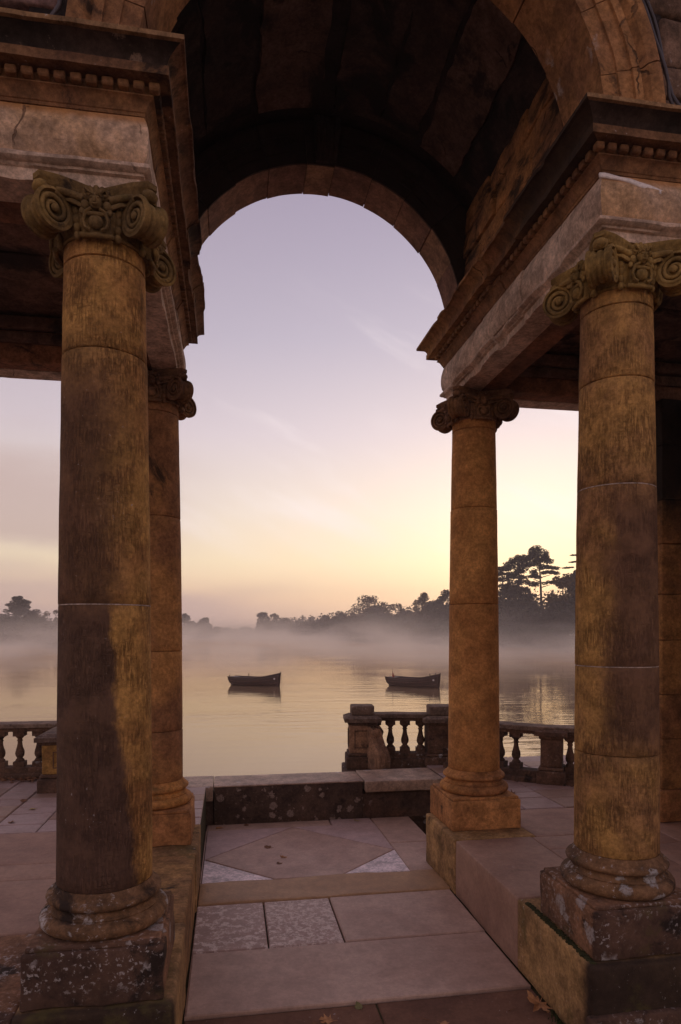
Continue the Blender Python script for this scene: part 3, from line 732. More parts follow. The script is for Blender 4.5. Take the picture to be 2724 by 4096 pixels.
P_CYM = [(0, 3.140, 0), (.395, 3.140, .2), (.404, 3.144, .4), (.408, 3.160, .4), (.424, 3.184, .5), (.458, 3.208, .6), (.482, 3.2185, .6), (0, 3.2185, 0)]
P_LIP = [(0, 3.220, 0), (.488, 3.220, .8), (.504, 3.222, 1), (.505, 3.246, 1), (.494, 3.252, .8), (0, 3.254, 0)]
def run_pts(A, B, nA, nrm, nB, s0, s1, step=.05):
    A, B = Vector(A), Vector(B); L = (B - A).length; out = []
    n = max(2, int((s1 - s0) / step))
    for i in range(n + 1):
        s = s0 + (s1 - s0) * i / n
        v = Vector(nrm)
        if s <= 1e-6 and nA: v = Vector(nA)
        if s >= L - 1e-6 and nB: v = Vector(nB)
        out.append((A + (B - A) * (s / L), v))
    return out
def sweep(prof, st, amp, chip, seed, shift=0.0, flip=False):
    m = MB(); np_ = len(prof); vs_, fs_ = [], []
    for (b, v) in st:
        for (p, z, wgt) in prof:
            pp = p
            if p > 0:
                base = (b.x + v.x * p, b.y + v.y * p, z)
                e = nz(base, 3.2, seed) * amp + nz(base, 11, seed + 4) * amp * .5
                ch = max(0.0, nz((base[0], base[1], z * .35), 2.4, seed + 20) + .35 * nz(base, 8, seed + 2) - .16)
                pp = p + shift + e * (.4 + wgt) - chip * ch * wgt
                z2 = z + e * .5 * wgt
            else: z2 = z
            vs_.append((b.x + v.x * pp, b.y + v.y * pp, z2))
    for i in range(len(st) - 1):
        for k in range(np_):
            a, c = i * np_ + k, i * np_ + (k + 1) % np_
            q = (a, a + np_, c + np_, c)
            fs_.append(q if not flip else q[::-1])
    e0 = tuple(range(np_)); e1 = tuple(range((len(st) - 1) * np_, len(st) * np_))
    fs_.append(e0 if not flip else e0[::-1]); fs_.append(e1[::-1] if not flip else e1)
    return m.add(vs_, fs_)
bpy_dent = {}
def dentil_mesh(mat, v):
    key = (mat, v)
    if key not in bpy_dent:
        r = random.Random(v); bm = bmesh.new(); bmesh.ops.create_cube(bm, size=1.0)
        for q in bm.verts:
            q.co = Vector((q.co.x * .059 + r.uniform(-.003, .003), q.co.y * .052, q.co.z * .046 + r.uniform(-.003, .003)))
        bmesh.ops.bevel(bm, geom=[e for e in bm.edges], offset=.008, segments=1, affect='EDGES')
        me = bpy.data.meshes.new('dentil'); bm.to_mesh(me); bm.free(); me.materials.append(M[mat]); bpy_dent[key] = me
    return bpy_dent[key]
def entablature(s, label):
    xa = XL if s < 0 else XR; xe = XL - 2.6 if s < 0 else XR + 2.9
    t = thing('entablature', (0, 0, 0), label, 'entablature', 'entablatures over the columns')
    sg = 1 if s < 0 else -1                      # outward x of the passage face
    A, B, D, E_ = (xe, YN), (xa, YN), (xa, YF), (xe, YF)
    c1, c2 = (sg, -1), (sg, 1)
    runs = [(A, B, None, (0, -1), c1), (B, D, c1, (sg, 0), c2), (D, E_, c2, (0, 1), None)]
    flip = s > 0
    L0 = abs(xa - xe)
    # joints along each run for each member
    if s < 0:
        cuts = {'architrave': ([0, 1.7, L0], [0, 1.35, YF - YN], [0, L0]), 'frieze': ([0, 1.45, L0], [0, 1.2, 2.05, YF - YN], [0, L0]),
                'bed_moulding': ([0, L0 - .93, L0], [0, 1.05, 1.55, 2.1, YF - YN], [0, L0]), 'corona': ([0, L0 - .97, L0], [0, 1.16, 1.62, 2.12, YF - YN], [0, L0])}
    else:
        cuts = {'architrave': ([0, 1.7, L0], [0, .95, 1.5, 2.1, YF - YN], [0, L0]), 'frieze': ([0, 1.45, L0], [0, .9, 1.75, YF - YN], [0, L0]),
                'bed_moulding': ([0, 1.4, L0], [0, 1.25, 1.9, YF - YN], [0, L0]), 'corona': ([0, 1.1, L0], [0, .75, 1.3, 1.95, YF - YN], [0, L0])}
    cuts['cymatium'] = cuts['corona']; cuts['cornice_lip'] = cuts['corona']
    cuts['cymatium'] = cuts['corona']; cuts['cornice_lip'] = cuts['corona']
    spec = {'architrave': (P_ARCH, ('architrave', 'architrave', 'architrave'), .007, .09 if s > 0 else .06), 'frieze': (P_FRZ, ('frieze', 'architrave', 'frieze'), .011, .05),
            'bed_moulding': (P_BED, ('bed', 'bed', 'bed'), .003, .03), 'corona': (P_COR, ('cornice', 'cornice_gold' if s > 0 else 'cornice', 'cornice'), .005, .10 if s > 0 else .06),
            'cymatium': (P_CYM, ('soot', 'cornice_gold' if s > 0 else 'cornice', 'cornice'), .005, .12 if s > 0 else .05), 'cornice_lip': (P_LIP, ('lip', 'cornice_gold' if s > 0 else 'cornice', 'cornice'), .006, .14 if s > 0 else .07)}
    sdv = 5.0 if s < 0 else 31.0; shifts = {}
    for mem, (prof, mats, amp, chip) in spec.items():
        for ri, (a, b, na, nn, nb) in enumerate(runs):
            cc = cuts[mem][ri]
            for k, (s0, s1) in enumerate(zip(cc, cc[1:])):
                g0 = .0035 if k > 0 else 0; g1 = .0035 if k < len(cc) - 2 else 0
                first, last = k == 0, k == len(cc) - 2
                sh = 0.0
                if not (first or last): sh = shifts.setdefault((ri, k, len(cc)), RND.uniform(-.022, .014))
                if ri == 1 and last and mem != 'frieze': sh = 0.0
                st = run_pts(a, b, na if first else None, nn, nb if last else None, s0 + g0, s1 - g1, .045)
                sweep(prof, st, amp, chip, sdv, sh, flip).build(mem, M[mats[ri]], t, 35)
    # dentils: front and passage runs
    n = 0
    x = xa + sg * .325; k = 0
    while abs(x - (xa + sg * .325)) < 1.75:
        o = link('dentil', dentil_mesh('bed', k % 5), t, (x, YN - .329, 3.0625), (0, 0, 0)); x -= sg * .0845; k += 1
    y = YN - .325 + .0845
    while y < YF + .33:
        if not (s < 0 and RND.random() < .06) and not (s > 0 and 5.35 < y < 5.62):
            link('dentil', dentil_mesh('bed' if s > 0 else 'cornice', k % 5), t, (xa + sg * .329, y, 3.0625), (0, 0, PI / 2))
        y += .0845; k += 1
    # inner half of the beams and the flat ceiling of the side bay
    def inner(x0, x1, y0, y1, z0, z1, mat, nm, seed, amp=.006):
        m = MB(); m.rough(min(x0, x1), max(x0, x1), y0, y1, z0, z1, .012, .14, amp, 3, seed); m.build(nm, M[mat], t)
    inner(xe, xa - sg * .24, YN + .001, YN + .235, 2.545, 3.02, 'soffit', 'beam', 1.0)
    inner(xe, xa - sg * .24, YF - .235, YF - .001, 2.543, 2.93, 'soffit', 'beam', 2.0)
    inner(xe, xa - sg * .24, YF - .285, YF - .236, 2.70, 2.80, 'ceiling', 'beam_moulding', 2.5, .003)
    inner(xe, xa - sg * .24, YF - .335, YF - .236, 2.82, 2.93, 'ceiling', 'beam_moulding', 2.7, .003)
    inner(xa - sg * .235, xa - sg * .001, YN + .001, YF - .001, 2.544, 3.02, 'soffit', 'beam', 3.0, .008)
    for k in range(4):
        w_ = (YF - YN - .47) / 4; y0 = YN + .235 + k * w_
        inner(xe, xa - sg * .236, y0 + .004, y0 + w_ - .004, 2.95 + .012 * (k % 2), 3.09, 'ceiling', 'ceiling_slab', 6.0 + k, .014)
    return t
def lime_patch(t):
    m = MB(); xs = [2.345 + .035 * i for i in range(24)]; vs_ = []
    for i, x in enumerate(xs):
        zt = 2.944 - .0012 * i * i * .35 - .01 * (noise.noise(Vector((x * 9, 1, 1))) + .3) - (.0 if i < 6 else (i - 6) * .0018); zb_ = zt - .034 - .022 * noise.noise(Vector((x * 7, 3, 2)))
        for z in (zt, zb_):
            f = (2.944 - z) / .08; p = .262 + .016 * min(1, max(0, f)) + .0085
            vs_.append((x, YN - p, z))
    fs_ = [(2 * i, 2 * i + 1, 2 * i + 3, 2 * i + 2) for i in range(len(xs) - 1)]
    m.add(vs_, fs_); o = m.build('lime_patch', M['lime'], t, 60); sm = o.modifiers.new('t', 'SOLIDIFY'); sm.thickness = .012; sm.offset = -1
entablature(-1, 'left carved stone entablature with dentils over the two left columns')
ent_r = entablature(1, 'right carved stone entablature with broken cornice over the two right columns')

lime_patch(ent_r)
# ------------------------------------------------------------------ arches and vault
ZSP = 3.262
def arc_solid(prof, a0, a1, ny_sign, seed, amp=.004, step=2.2):
    """prof: closed list of (r, y, weight); angles in degrees, 0 = right springing"""
    m = MB(); n = max(2, int(abs(a1 - a0) / step)); np_ = len(prof); vs_, fs_ = [], []
    for i in range(n + 1):
        a = math.radians(a0 + (a1 - a0) * i / n)
        for r, y, wg in prof:
            p = (XC + math.cos(a) * r, y, ZSP + math.sin(a) * r)
            rr = r + wg * amp * (nz(p, 4, seed) + .6 * nz(p, 13, seed)); yy = y + wg * amp * nz(p, 5, seed + 7)
            vs_.append((XC + math.cos(a) * rr, yy, ZSP + math.sin(a) * rr))
    for i in range(n):
        for k in range(np_):
            a, c = i * np_ + k, i * np_ + (k + 1) % np_
            fs_.append((a, c, c + np_, a + np_))
    fs_.append(tuple(range(np_ - 1, -1, -1))); fs_.append(tuple(range(n * np_, (n + 1) * np_)))
    return m.add(vs_, fs_)
def arch_profile(yf, yb, s):
    # moulded face at yf (s = -1 faces the viewer), plain back at yb
    f = lambda r, d, w_=1: (r, yf + s * d, w_)
    return [(1.468, yb, .6), (1.468, (yf + yb) / 2, .6), f(1.47, .0), f(1.575, .002), f(1.577, .018), f(1.665, .020), f(1.667, .038), f(1.72, .040), f(1.735, .020), f(1.752, .030), f(1.768, .058), f(1.80, .072), f(1.825, .074), f(1.85, .068), f(1.853, .03), (1.86, yf - s * .04, .2), (1.86, yb, .2)]
def arch(yf, yb, s, angs, mats, label, seed, key=None):
    t = thing('arch', (0, 0, 0), label, 'arch', 'stone arches of the loggia')
    pr = arch_profile(yf, yb, s)
    if s > 0: pr = pr[::-1]
    for k, (a0, a1) in enumerate(zip(angs, angs[1:])):
        o = arc_solid([(r + RND.uniform(0, .006) * 0 + (.006 * ((k * 7) % 3 - 1) if r < 1.6 else 0), y, w_) for r, y, w_ in pr], a0 + .12, a1 - .12, s, seed + k)
        ob = o.build('voussoir', M[mats[k % len(mats)]], t, 35)
    return t
far_angs = [0, 9, 24, 39.5, 55, 70, 85.5, 96.5, 112, 127, 142, 157, 171, 180]
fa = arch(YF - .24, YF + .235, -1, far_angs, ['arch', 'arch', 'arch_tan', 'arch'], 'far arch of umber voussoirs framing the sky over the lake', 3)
near_angs = [0, 13, 29, 45, 61, 77, 103, 119, 135, 151, 167, 180]
na = arch(YN - .245, YN + .235, -1, near_angs, ['arch_near'], 'near arch with moulded face and white flaking patches at the top of the picture', 50)
# carved console keystone on the inner face of the far arch
ks = MB()
for k in range(-2, 3):
    ks.tube([(XC + .02 + k * .040, YF - .26, ZSP + 1.47), (XC + .02 + k * .042, YF - .36, ZSP + 1.52), (XC + .02 + k * .046, YF - .40, ZSP + 1.62), (XC + .02 + k * .05, YF - .42, ZSP + 1.74), (XC + .02 + k * .052, YF - .36, ZSP + 1.84)], [.02, .026, .026, .028, .03], 8)
ks.add([(XC - .085, YF - .30, ZSP + 1.462), (XC + .125, YF - .30, ZSP + 1.462), (XC + .125, YF - .26, ZSP + 1.462), (XC - .085, YF - .26, ZSP + 1.462),
        (XC - .11, YF - .38, ZSP + 1.84), (XC + .15, YF - .38, ZSP + 1.84), (XC + .15, YF - .26, ZSP + 1.84), (XC - .11, YF - .26, ZSP + 1.84)],
       [(0, 3, 2, 1), (4, 5, 6, 7), (0, 1, 5, 4), (1, 2, 6, 5), (2, 3, 7, 6), (3, 0, 4, 7)])
ks.build('keystone', M['arch_sooty'], fa, 60)

vt = thing('vault', (XC, (YN + YF) / 2, ZSP), 'dark barrel vault of sooty peeling plaster panels between the two arches', 'vault')
YV0, YV1 = YN + .22, YF - .215
def vrel(m): 
    m.v = [(x - XC, y - (YN + YF) / 2, z - ZSP) for x, y, z in m.v]; return m
# backing shell (thick, closes the vault against the sky)
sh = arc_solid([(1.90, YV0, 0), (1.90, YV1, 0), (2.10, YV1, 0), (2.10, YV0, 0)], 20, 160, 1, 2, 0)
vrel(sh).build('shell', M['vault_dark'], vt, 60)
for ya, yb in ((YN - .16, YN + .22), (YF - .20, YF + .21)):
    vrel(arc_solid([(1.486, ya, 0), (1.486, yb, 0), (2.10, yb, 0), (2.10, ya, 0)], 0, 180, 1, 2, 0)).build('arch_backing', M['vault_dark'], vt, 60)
def panel(a0, a1, y0, y1, mat, th, seed, nm='plaster_panel', wob=.026):
    m = MB(); na_, ny_ = max(3, int(abs(a1 - a0) / 1.5)), 36
    vs_, fs_ = [], []
    for side in (0, 1):
        for i in range(na_ + 1):
            for k in range(ny_ + 1):
                u_, v_ = i / na_, k / ny_; y = y0 + (y1 - y0) * v_
                w0 = math.degrees(wob) * (noise.noise(Vector((y * 2.2, seed, 1))) + .5 * noise.noise(Vector((y * 8, seed, 1)))); w1 = math.degrees(wob) * (noise.noise(Vector((y * 2.2, seed, 5))) + .5 * noise.noise(Vector((y * 8, seed, 5))))
                a = math.radians(a0 + w0 + (a1 + w1 - a0 - w0) * u_)
                r = 1.885 - th + .008 * nz((a * 3, y * 2, seed), 1.2) if side == 0 else 1.905
                vs_.append((XC + math.cos(a) * r, y, ZSP + math.sin(a) * r))
    nn = (na_ + 1) * (ny_ + 1)
    for i in range(na_):
        for k in range(ny_):
            q = i * (ny_ + 1) + k
            fs_.append((q, q + ny_ + 1, q + ny_ + 2, q + 1)); fs_.append((nn + q, nn + q + 1, nn + q + ny_ + 2, nn + q + ny_ + 1))
    for i in range(na_):
        q = i * (ny_ + 1); fs_.append((q, nn + q, nn + q + ny_ + 1, q + ny_ + 1)); q += ny_; fs_.append((q, q + ny_ + 1, nn + q + ny_ + 1, nn + q))
    for k in range(ny_):
        q = k; fs_.append((q, q + 1, nn + q + 1, nn + q)); q = na_ * (ny_ + 1) + k; fs_.append((q, nn + q, nn + q + 1, q + 1))
    m.add(vs_, fs_); return vrel(m).build(nm, M[mat], vt, 60)
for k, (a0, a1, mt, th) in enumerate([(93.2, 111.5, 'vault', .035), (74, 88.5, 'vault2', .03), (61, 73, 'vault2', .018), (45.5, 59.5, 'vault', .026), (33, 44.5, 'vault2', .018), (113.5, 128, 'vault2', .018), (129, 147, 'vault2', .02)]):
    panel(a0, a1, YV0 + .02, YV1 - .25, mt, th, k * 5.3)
# rough stone courses of the haunches above the cornices
for s in (-1, 1):
    z = ZA + .003; row = 0
    while z < ZSP + 1.05:
        hgt = [.20, .26, .18, .24, .22, .2][row % 6]; y = YV0 + .004
        while y < YV1 - .05:
            L = RND.uniform(.5, .95); y1 = min(y + L, YV1); y1 = YV1 if YV1 - y1 < .25 else y1
            xo = XC + s * (1.492 + RND.uniform(-.012, .02)); xi = XC + s * 1.92
            m = MB(); m.rough(min(xo, xi), max(xo, xi), y + .003, y1 - .003, z + .002, z + hgt - .002, .016, .09, .020, 3.4, row * 3 + y + (7 if s > 0 else 0), 1.0)
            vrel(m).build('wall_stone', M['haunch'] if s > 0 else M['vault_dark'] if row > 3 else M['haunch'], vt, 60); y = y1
        z += hgt; row += 1

# ------------------------------------------------------------------ wall above: rough blocks beside the near arch, and the mass behind
wl_ = {}
for s in (-1, 1):
    lab = 'rough grey rubble wall beside the near arch, top right corner' if s > 0 else 'rough pinkish rubble wall above the cornice, top left corner'
    x0, x1 = (XC + 1.5, 5.6) if s > 0 else (-3.4, XC - 1.5)
    # mass: two boxes clear of the vault shell and of the side bay ceiling
    t = thing('upper_wall', (0, 0, 0), lab, 'stone wall')
    core = MB()
    xm0, xm1 = (XC + 2.0, 5.6) if s > 0 else (-3.4, XC - 2.0)
    core.box(xm0, xm1, YN - .10, YF + .2, 3.26, 5.7)
    core.build('wall_core', M['mortar'], t, 0)
    z = 3.262; row = 0
    while z < 5.6:
        hgt = [.30, .22, .33, .26][row % 4]; x = XC + s * (1.90 if z < 4.0 else 1.75)
        if z > 4.0: x = XC + s * max(.35, (max(0, 1.92 ** 2 - (z - ZSP) ** 2)) ** .5 + .02) if z - ZSP < 1.9 else XC + s * .3
        end = 5.55 if s > 0 else -3.35; k = 0
        while s * (end - x) > .1:
            L = RND.uniform(.24, .48); xb = x + s * L
            if s * (end - xb) < .15: xb = end
            m = MB(); m.rough(min(x, xb) + .010, max(x, xb) - .010, YN - .185 + RND.uniform(-.02, .02), YN + .05, z + .008, z + hgt - .008, .028, .07, .020, 5.0, row * 2.7 + k, 1.0)
            m.build('rubble_block', M['rubble' if s > 0 or RND.random() < .3 else 'rubble_red'], t, 60); x = xb; k += 1
        z += hgt; row += 1
rf = MB(); rf.box(-3.4, 5.6, YN - .15, YF + .22, 5.70, 5.9); tag(rf.build('roof', M['mortar'], smooth=0), 'flat stone roof over the loggia above the vault', 'roof')
# filler between shell and wall over the arch
fl = MB(); fl.box(XC - 2.0, XC + 2.0, YN + .1, YF + .1, 5.37, 5.69); tag(fl.build('parapet_wall', M['mortar'], smooth=0), 'hidden stone fill over the crown of the vault', 'wall')
# cables on the outer edge of the near arch
def cable(s, r0, lab, ph):
    pts = []
    for i in range(26):
        a = math.radians((4 if s > 0 else 176) + s * i * 2.6)
        r = r0 + .012 * math.sin(i * .9 + ph) + (.045 if i == 0 else 0)
        pts.append((XC + math.cos(a) * r, YN - .285 - .015 * math.sin(i * .5 + ph), ZSP + math.sin(a) * r))
    m = MB(); m.tube([(pts[0][0] + s * .015, pts[0][1], 3.258)] + pts, .011, 7); tag(m.build('cable', M['cable'], smooth=60), lab, 'cable', 'cables beside the near arch')
cable(1, 1.885, 'grey cable running up the outer edge of the near arch on the right', 0)
cable(1, 1.915, 'thinner grey cable bending outward beside the right arch edge and rubble', 2)
cable(-1, 1.885, 'grey cable in front of the rubble at the top left corner', 1)

# ------------------------------------------------------------------ end piers of the side bays
def pier(x0, x1, y0, y1, label):
    t = thing('pier', ((x0 + x1) / 2, (y0 + y1) / 2, ZL), label, 'pier'); hx, hy = (x1 - x0) / 2, (y1 - y0) / 2
    m = MB(); m.rough(-hx - .05, hx + .05, -hy - .05, hy + .05, 0, .34, .016, .12, .008, 3, x0); m.build('plinth', M['plinth_far'], t)
    z = .343; k = 0
    while z < ZS - ZL - .02:
        h = [.55, .48, .6, .5][k % 4]; z1 = min(z + h, ZS - ZL - .003)
        m = MB(); m.rough(-hx, hx, -hy, hy, z, z1 - .004, .01, .14, .006, 3, x0 + k); m.build('block', M['pier'], t); z = z1; k += 1
pier(4.64, 5.5, 6.56, 7.16, 'ochre stone pier with a black sooty top behind the right columns')
pier(4.64, 5.5, 3.98, 4.45, 'ochre stone pier at the near end of the right bay')  # added out of view: supports the entablature and blocks light into the bay
MB().rough(5.0, 5.5, 4.46, 6.55, ZL, 2.53, .02, .2, .01, 3, 4).build('side_wall', M['pier'])  # unseen wall, added to keep light out of the right bay
tag(bpy.data.objects['side_wall'], 'sooty stone wall closing the right side bay', 'wall')

# ------------------------------------------------------------------ balustrades
BALP = [(.078, .0), (.078, .065), (.062, .070), (.066, .085), (.060, .10), (.040, .115), (.042, .125), (.062, .15), (.068, .185), (.062, .225), (.046, .27), (.036, .32), (.033, .355), (.043, .362), (.043, .372), (.034, .378), (.036, .395), (.052, .41), (.066, .425), (.072, .432), (.078, .436), (.078, .50)]
bm_ = MB(); bm_.lathe([(r * .92, z) for r, z in BALP[2:20]], 14, amp=.003, frq=20)
bm_.box(-.075, .075, -.075, .075, -.004, .072); bm_.box(-.075, .075, -.075, .075, .432, .505)
BALM = bm_.mesh('baluster', M['bal'], 40)
ZR = -1.315
def balustrade(label, path, zb, piers, nb, rail_w=.13, name='balustrade', mats=('bal', 'bal_top'), group='balustrades along the terraces'):
    """path: plan points; balusters at given arc fractions; dwarf wall, plinth rail and coping follow the path"""
    t = thing(name, (path[0][0], path[0][1], zb), label, 'balustrade', group); o = Vector((path[0][0], path[0][1], zb))
    pts = [Vector((x, y, 0)) for x, y in path]
    def strip(hw, z0, z1, mat, nm, seed):
        m = MB(); vs_, fs_ = [], []
        for i, p in enumerate(pts):
            d = (pts[min(i + 1, len(pts) - 1)] - pts[max(i - 1, 0)]).normalized(); n_ = Vector((-d.y, d.x, 0))
            q = p - Vector((o.x, o.y, 0)); jz = .004 * noise.noise(Vector((p.x * 5, p.y * 5, seed)))
            e = .012
            for (a, b) in ((-hw, z0), (hw, z0), (hw, z1 - e), (hw - e, z1), (-hw + e, z1), (-hw, z1 - e)):
                vs_.append((q.x + n_.x * a, q.y + n_.y * a, b - zb + jz + .004 * noise.noise(Vector((p.x * 9 + a * 40, p.y * 9, b)))))
        for i in range(len(pts) - 1):
            for k in range(6):
                a, c = i * 6 + k, i * 6 + (k + 1) % 6; fs_.append((a, a + 6, c + 6, c)[::-1])
        fs_.append(tuple(range(6))[::-1]); fs_.append(tuple(range((len(pts) - 1) * 6, len(pts) * 6)))
        m.add(vs_, fs_); bm = m.build(nm, M[mat], t, 30)
        return bm
    b0 = ZR - .115 - .50
    strip(.17, zb - (2.4 if zb < ZL else .02), b0 - .08, mats[0], 'dwarf_wall', 1); strip(.115, b0 - .079, b0 - .002, mats[0], 'bottom_rail', 2)
    strip(.115, ZR - .113, ZR - .06, mats[0], 'top_rail', 3); strip(.155, ZR - .0585, ZR, mats[1], 'coping', 4)
    L = [0]
    for a, b in zip(pts, pts[1:]): L.append(L[-1] + (b - a).length)
    for f in nb:
        s = f * L[-1]
        for i in range(len(L) - 1):
            if L[i] <= s <= L[i + 1] + 1e-6:
                p = pts[i].lerp(pts[i + 1], (s - L[i]) / max(1e-6, L[i + 1] - L[i])); d = pts[i + 1] - pts[i]; break
        link('baluster', BALM, t, (p.x - o.x, p.y - o.y, b0 - zb), (0, 0, math.atan2(d.y, d.x)))
    return t
def pedestal(x, y, hx, hy, zb, rz, label, mats, cap=True, block=True, scroll=False, panel_=True):
    t = thing('pedestal', (x, y, zb), label, 'pedestal', None, rz); H = ZR - zb
    def rb(nm, mt, a, b, z0, z1, seed, bev=.012, amp=.005):
        m = MB(); m.rough(-a, a, -b, b, z0, z1, bev, .09, amp, 4, seed + x); return m.build(nm, M[mt], t)
    if scroll: rb('foundation', mats[0], hx + .10, hy + .16, -2.4, -.022, 9, .03)
    rb('footing', mats[0], hx + .05, hy + .05, -.02, .17, 1, .02); rb('footing_moulding', mats[0], hx + .025, hy + .025, .172, .22, 2, .02)
    rb('die', mats[1], hx, hy, .222, H - .17, 3)
    if panel_:
        for (px, py, w_, a) in ((0, -hy - .004, hx, 0), (-hx - .004, 0, hy, PI / 2)):
            m = MB(); e = .012
            for (x0, x1, z0, z1) in ((-w_ * .62, w_ * .62, .30, .30 + e), (-w_ * .62, w_ * .62, H - .25 - e, H - .25), (-w_ * .62, -w_ * .62 + e, .30 + e, H - .25 - e), (w_ * .62 - e, w_ * .62, .30 + e, H - .25 - e)):
                m.box(x0, x1, -.006, .006, z0, z1)
            o = m.build('panel_moulding', M[mats[0]], t, 0); o.location = (px, py, 0); o.rotation_euler = (0, 0, a)
    rb('neck_moulding', mats[0], hx + .02, hy + .02, H - .168, H - .12, 4, .014)
    # coping with weathered slope
    m = MB(); a, b = hx + .075, hy + .075; c, d = hx - .01, hy - .01; z0, z1, z2 = H - .118, H - .062, H - .022
    m.add([(-a, -b, z0), (a, -b, z0), (a, b, z0), (-a, b, z0), (-a, -b, z1), (a, -b, z1), (a, b, z1), (-a, b, z1), (-c, -d, z2), (c, -d, z2), (c, d, z2), (-c, d, z2)],
          [(3, 2, 1, 0), (0, 1, 5, 4), (1, 2, 6, 5), (2, 3, 7, 6), (3, 0, 4, 7), (4, 5, 9, 8), (5, 6, 10, 9), (6, 7, 11, 10), (7, 4, 8, 11), (8, 9, 10, 11)])
    m.build('coping', M[mats[2]], t, 20)
    if block: rb('top_block', mats[2], hx - .03, hy - .03, H - .021, H + .125, 6, .02, .006)
    if scroll:
        # console scroll leaning against the front face
        m = MB()
        for k in range(-2, 3):
            xk = .02 + k * .045
            pth = [(xk, -hy - .01, H - .20), (xk, -hy - .07, H - .25), (xk, -hy - .075, H - .31), (xk, -hy - .055, H - .37), (xk, -hy - .075, H - .43), (xk, -hy - .15, H - .50), (xk, -hy - .225, H - .58), (xk, -hy - .26, H - .67), (xk, -hy - .25, H - .80)]
            m.tube(pth, [.028, .032, .032, .030, .03, .034, .036, .036, .036], 8)
        m.add([(-.10, -hy, .0), (.14, -hy, .0), (.14, -hy - .22, .0), (-.10, -hy - .22, .0), (-.10, -hy, H - .2), (.14, -hy, H - .2), (.14, -hy - .22, .22), (-.10, -hy - .22, .22)], [(0, 1, 5, 4), (1, 2, 6, 5), (2, 3, 7, 6), (3, 0, 4, 7), (4, 5, 6, 7), (3, 2, 1, 0)])
        m.tube([(-.11, -hy - .05, H - .28), (.155, -hy - .05, H - .28)], .036, 10)
        o = m.build('scroll', M['bal_die'], t, 60); o.rotation_euler = (0, 0, .55); o.location = (.04, -.01, 0)
    return t
# left terrace
balustrade('balustrade on the left terrace with two balusters showing', [(-4.6, 10.05), (-3.9, 10.05), (-3.2, 10.05), (-2.5, 10.05), (-1.9, 10.05), (-1.2, 10.05)], ZL, [], [.13, .20, .27, .345, .415, .49, .565, .64, .715])
pedestal(-2.02, 9.40, .36, .36, ZL, 0, 'gold panelled pedestal with blackened footing on the left terrace', ('bal', 'bal_gold', 'bal_top'), block=False)
# right: end pedestal with scroll, second pedestal, curved run
pedestal(2.07, 10.36, .21, .21, ZL - .06, -.12, 'end pedestal with carved scroll rising behind the seat wall', ('bal', 'bal_die', 'bal_top'), scroll=True)
pedestal(3.27, 10.12, .21, .21, ZL - .06, -.15, 'dark pedestal with square top block behind the slender orange column', ('bal', 'bal', 'bal_top'))
balustrade('straight balustrade between the two block topped pedestals', [(2.26, 10.32), (2.6, 10.26), (2.95, 10.2), (3.1, 10.17)], ZL - .06, [], [.04, .30, .57, .86])
crv = [(3.35, 9.75), (3.48, 9.4), (3.66, 9.12), (3.86, 8.90), (4.05, 8.73), (4.26, 8.58), (4.5, 8.44), (4.78, 8.32), (5.1, 8.24), (5.5, 8.2)]
balustrade('curved balustrade on the right terrace between the two right columns', crv, ZL, [], [.08, .155, .24, .325, .405, .58, .66, .74, .82])
pedestal(4.37, 8.54, .14, .17, ZL, -.55, 'dark plain pedestal in the curved balustrade on the right terrace', ('bal', 'bal', 'bal'), block=False, panel_=False)

# ------------------------------------------------------------------ fallen leaves
def leaf_mesh(kind, mat, seed):
    r = random.Random(seed); m = MB(); pts = []
    if kind == 'maple':
        tips = [(-152, .60), (-128, .46), (-104, .66), (-94, .92), (-82, .62), (-66, .50), (-54, .80), (-46, 1.02), (-36, .74), (-22, .56), (-9, .86), (0, 1.12), (9, .84), (22, .55), (36, .76), (46, 1.0), (54, .78), (66, .50), (82, .64), (94, .9), (104, .64), (128, .46), (152, .6), (180, .16)]
    else:
        tips = [(-160, .5), (-130, .62), (-95, .66), (-60, .7), (-30, .8), (0, 1.0), (30, .82), (60, .7), (95, .64), (130, .6), (160, .5), (180, .25)]
    for a, l in tips:
        t = math.radians(a + r.uniform(-4, 4)); l *= r.uniform(.9, 1.08)
        pts.append((math.sin(t) * l, math.cos(t) * l, -.02 + .62 * r.random() * l * l))
    inner_ = [(x * .5, y * .5, .05 + z * .25) for x, y, z in pts]
    n = len(pts); vs_ = [(0, 0, .05)] + inner_ + pts; fs_ = []
    for k in range(n):
        b = (k + 1) % n
        fs_ += [(0, 1 + b, 1 + k), (1 + k, 1 + b, 1 + n + b, 1 + n + k)]
    m.add(vs_, fs_); m.tube([(0, -.1, .06), (.04, -.6, .05), (.1, -1.0, .12)], .022, 5)
    return m.mesh('fallen_leaf', M[mat], 30)
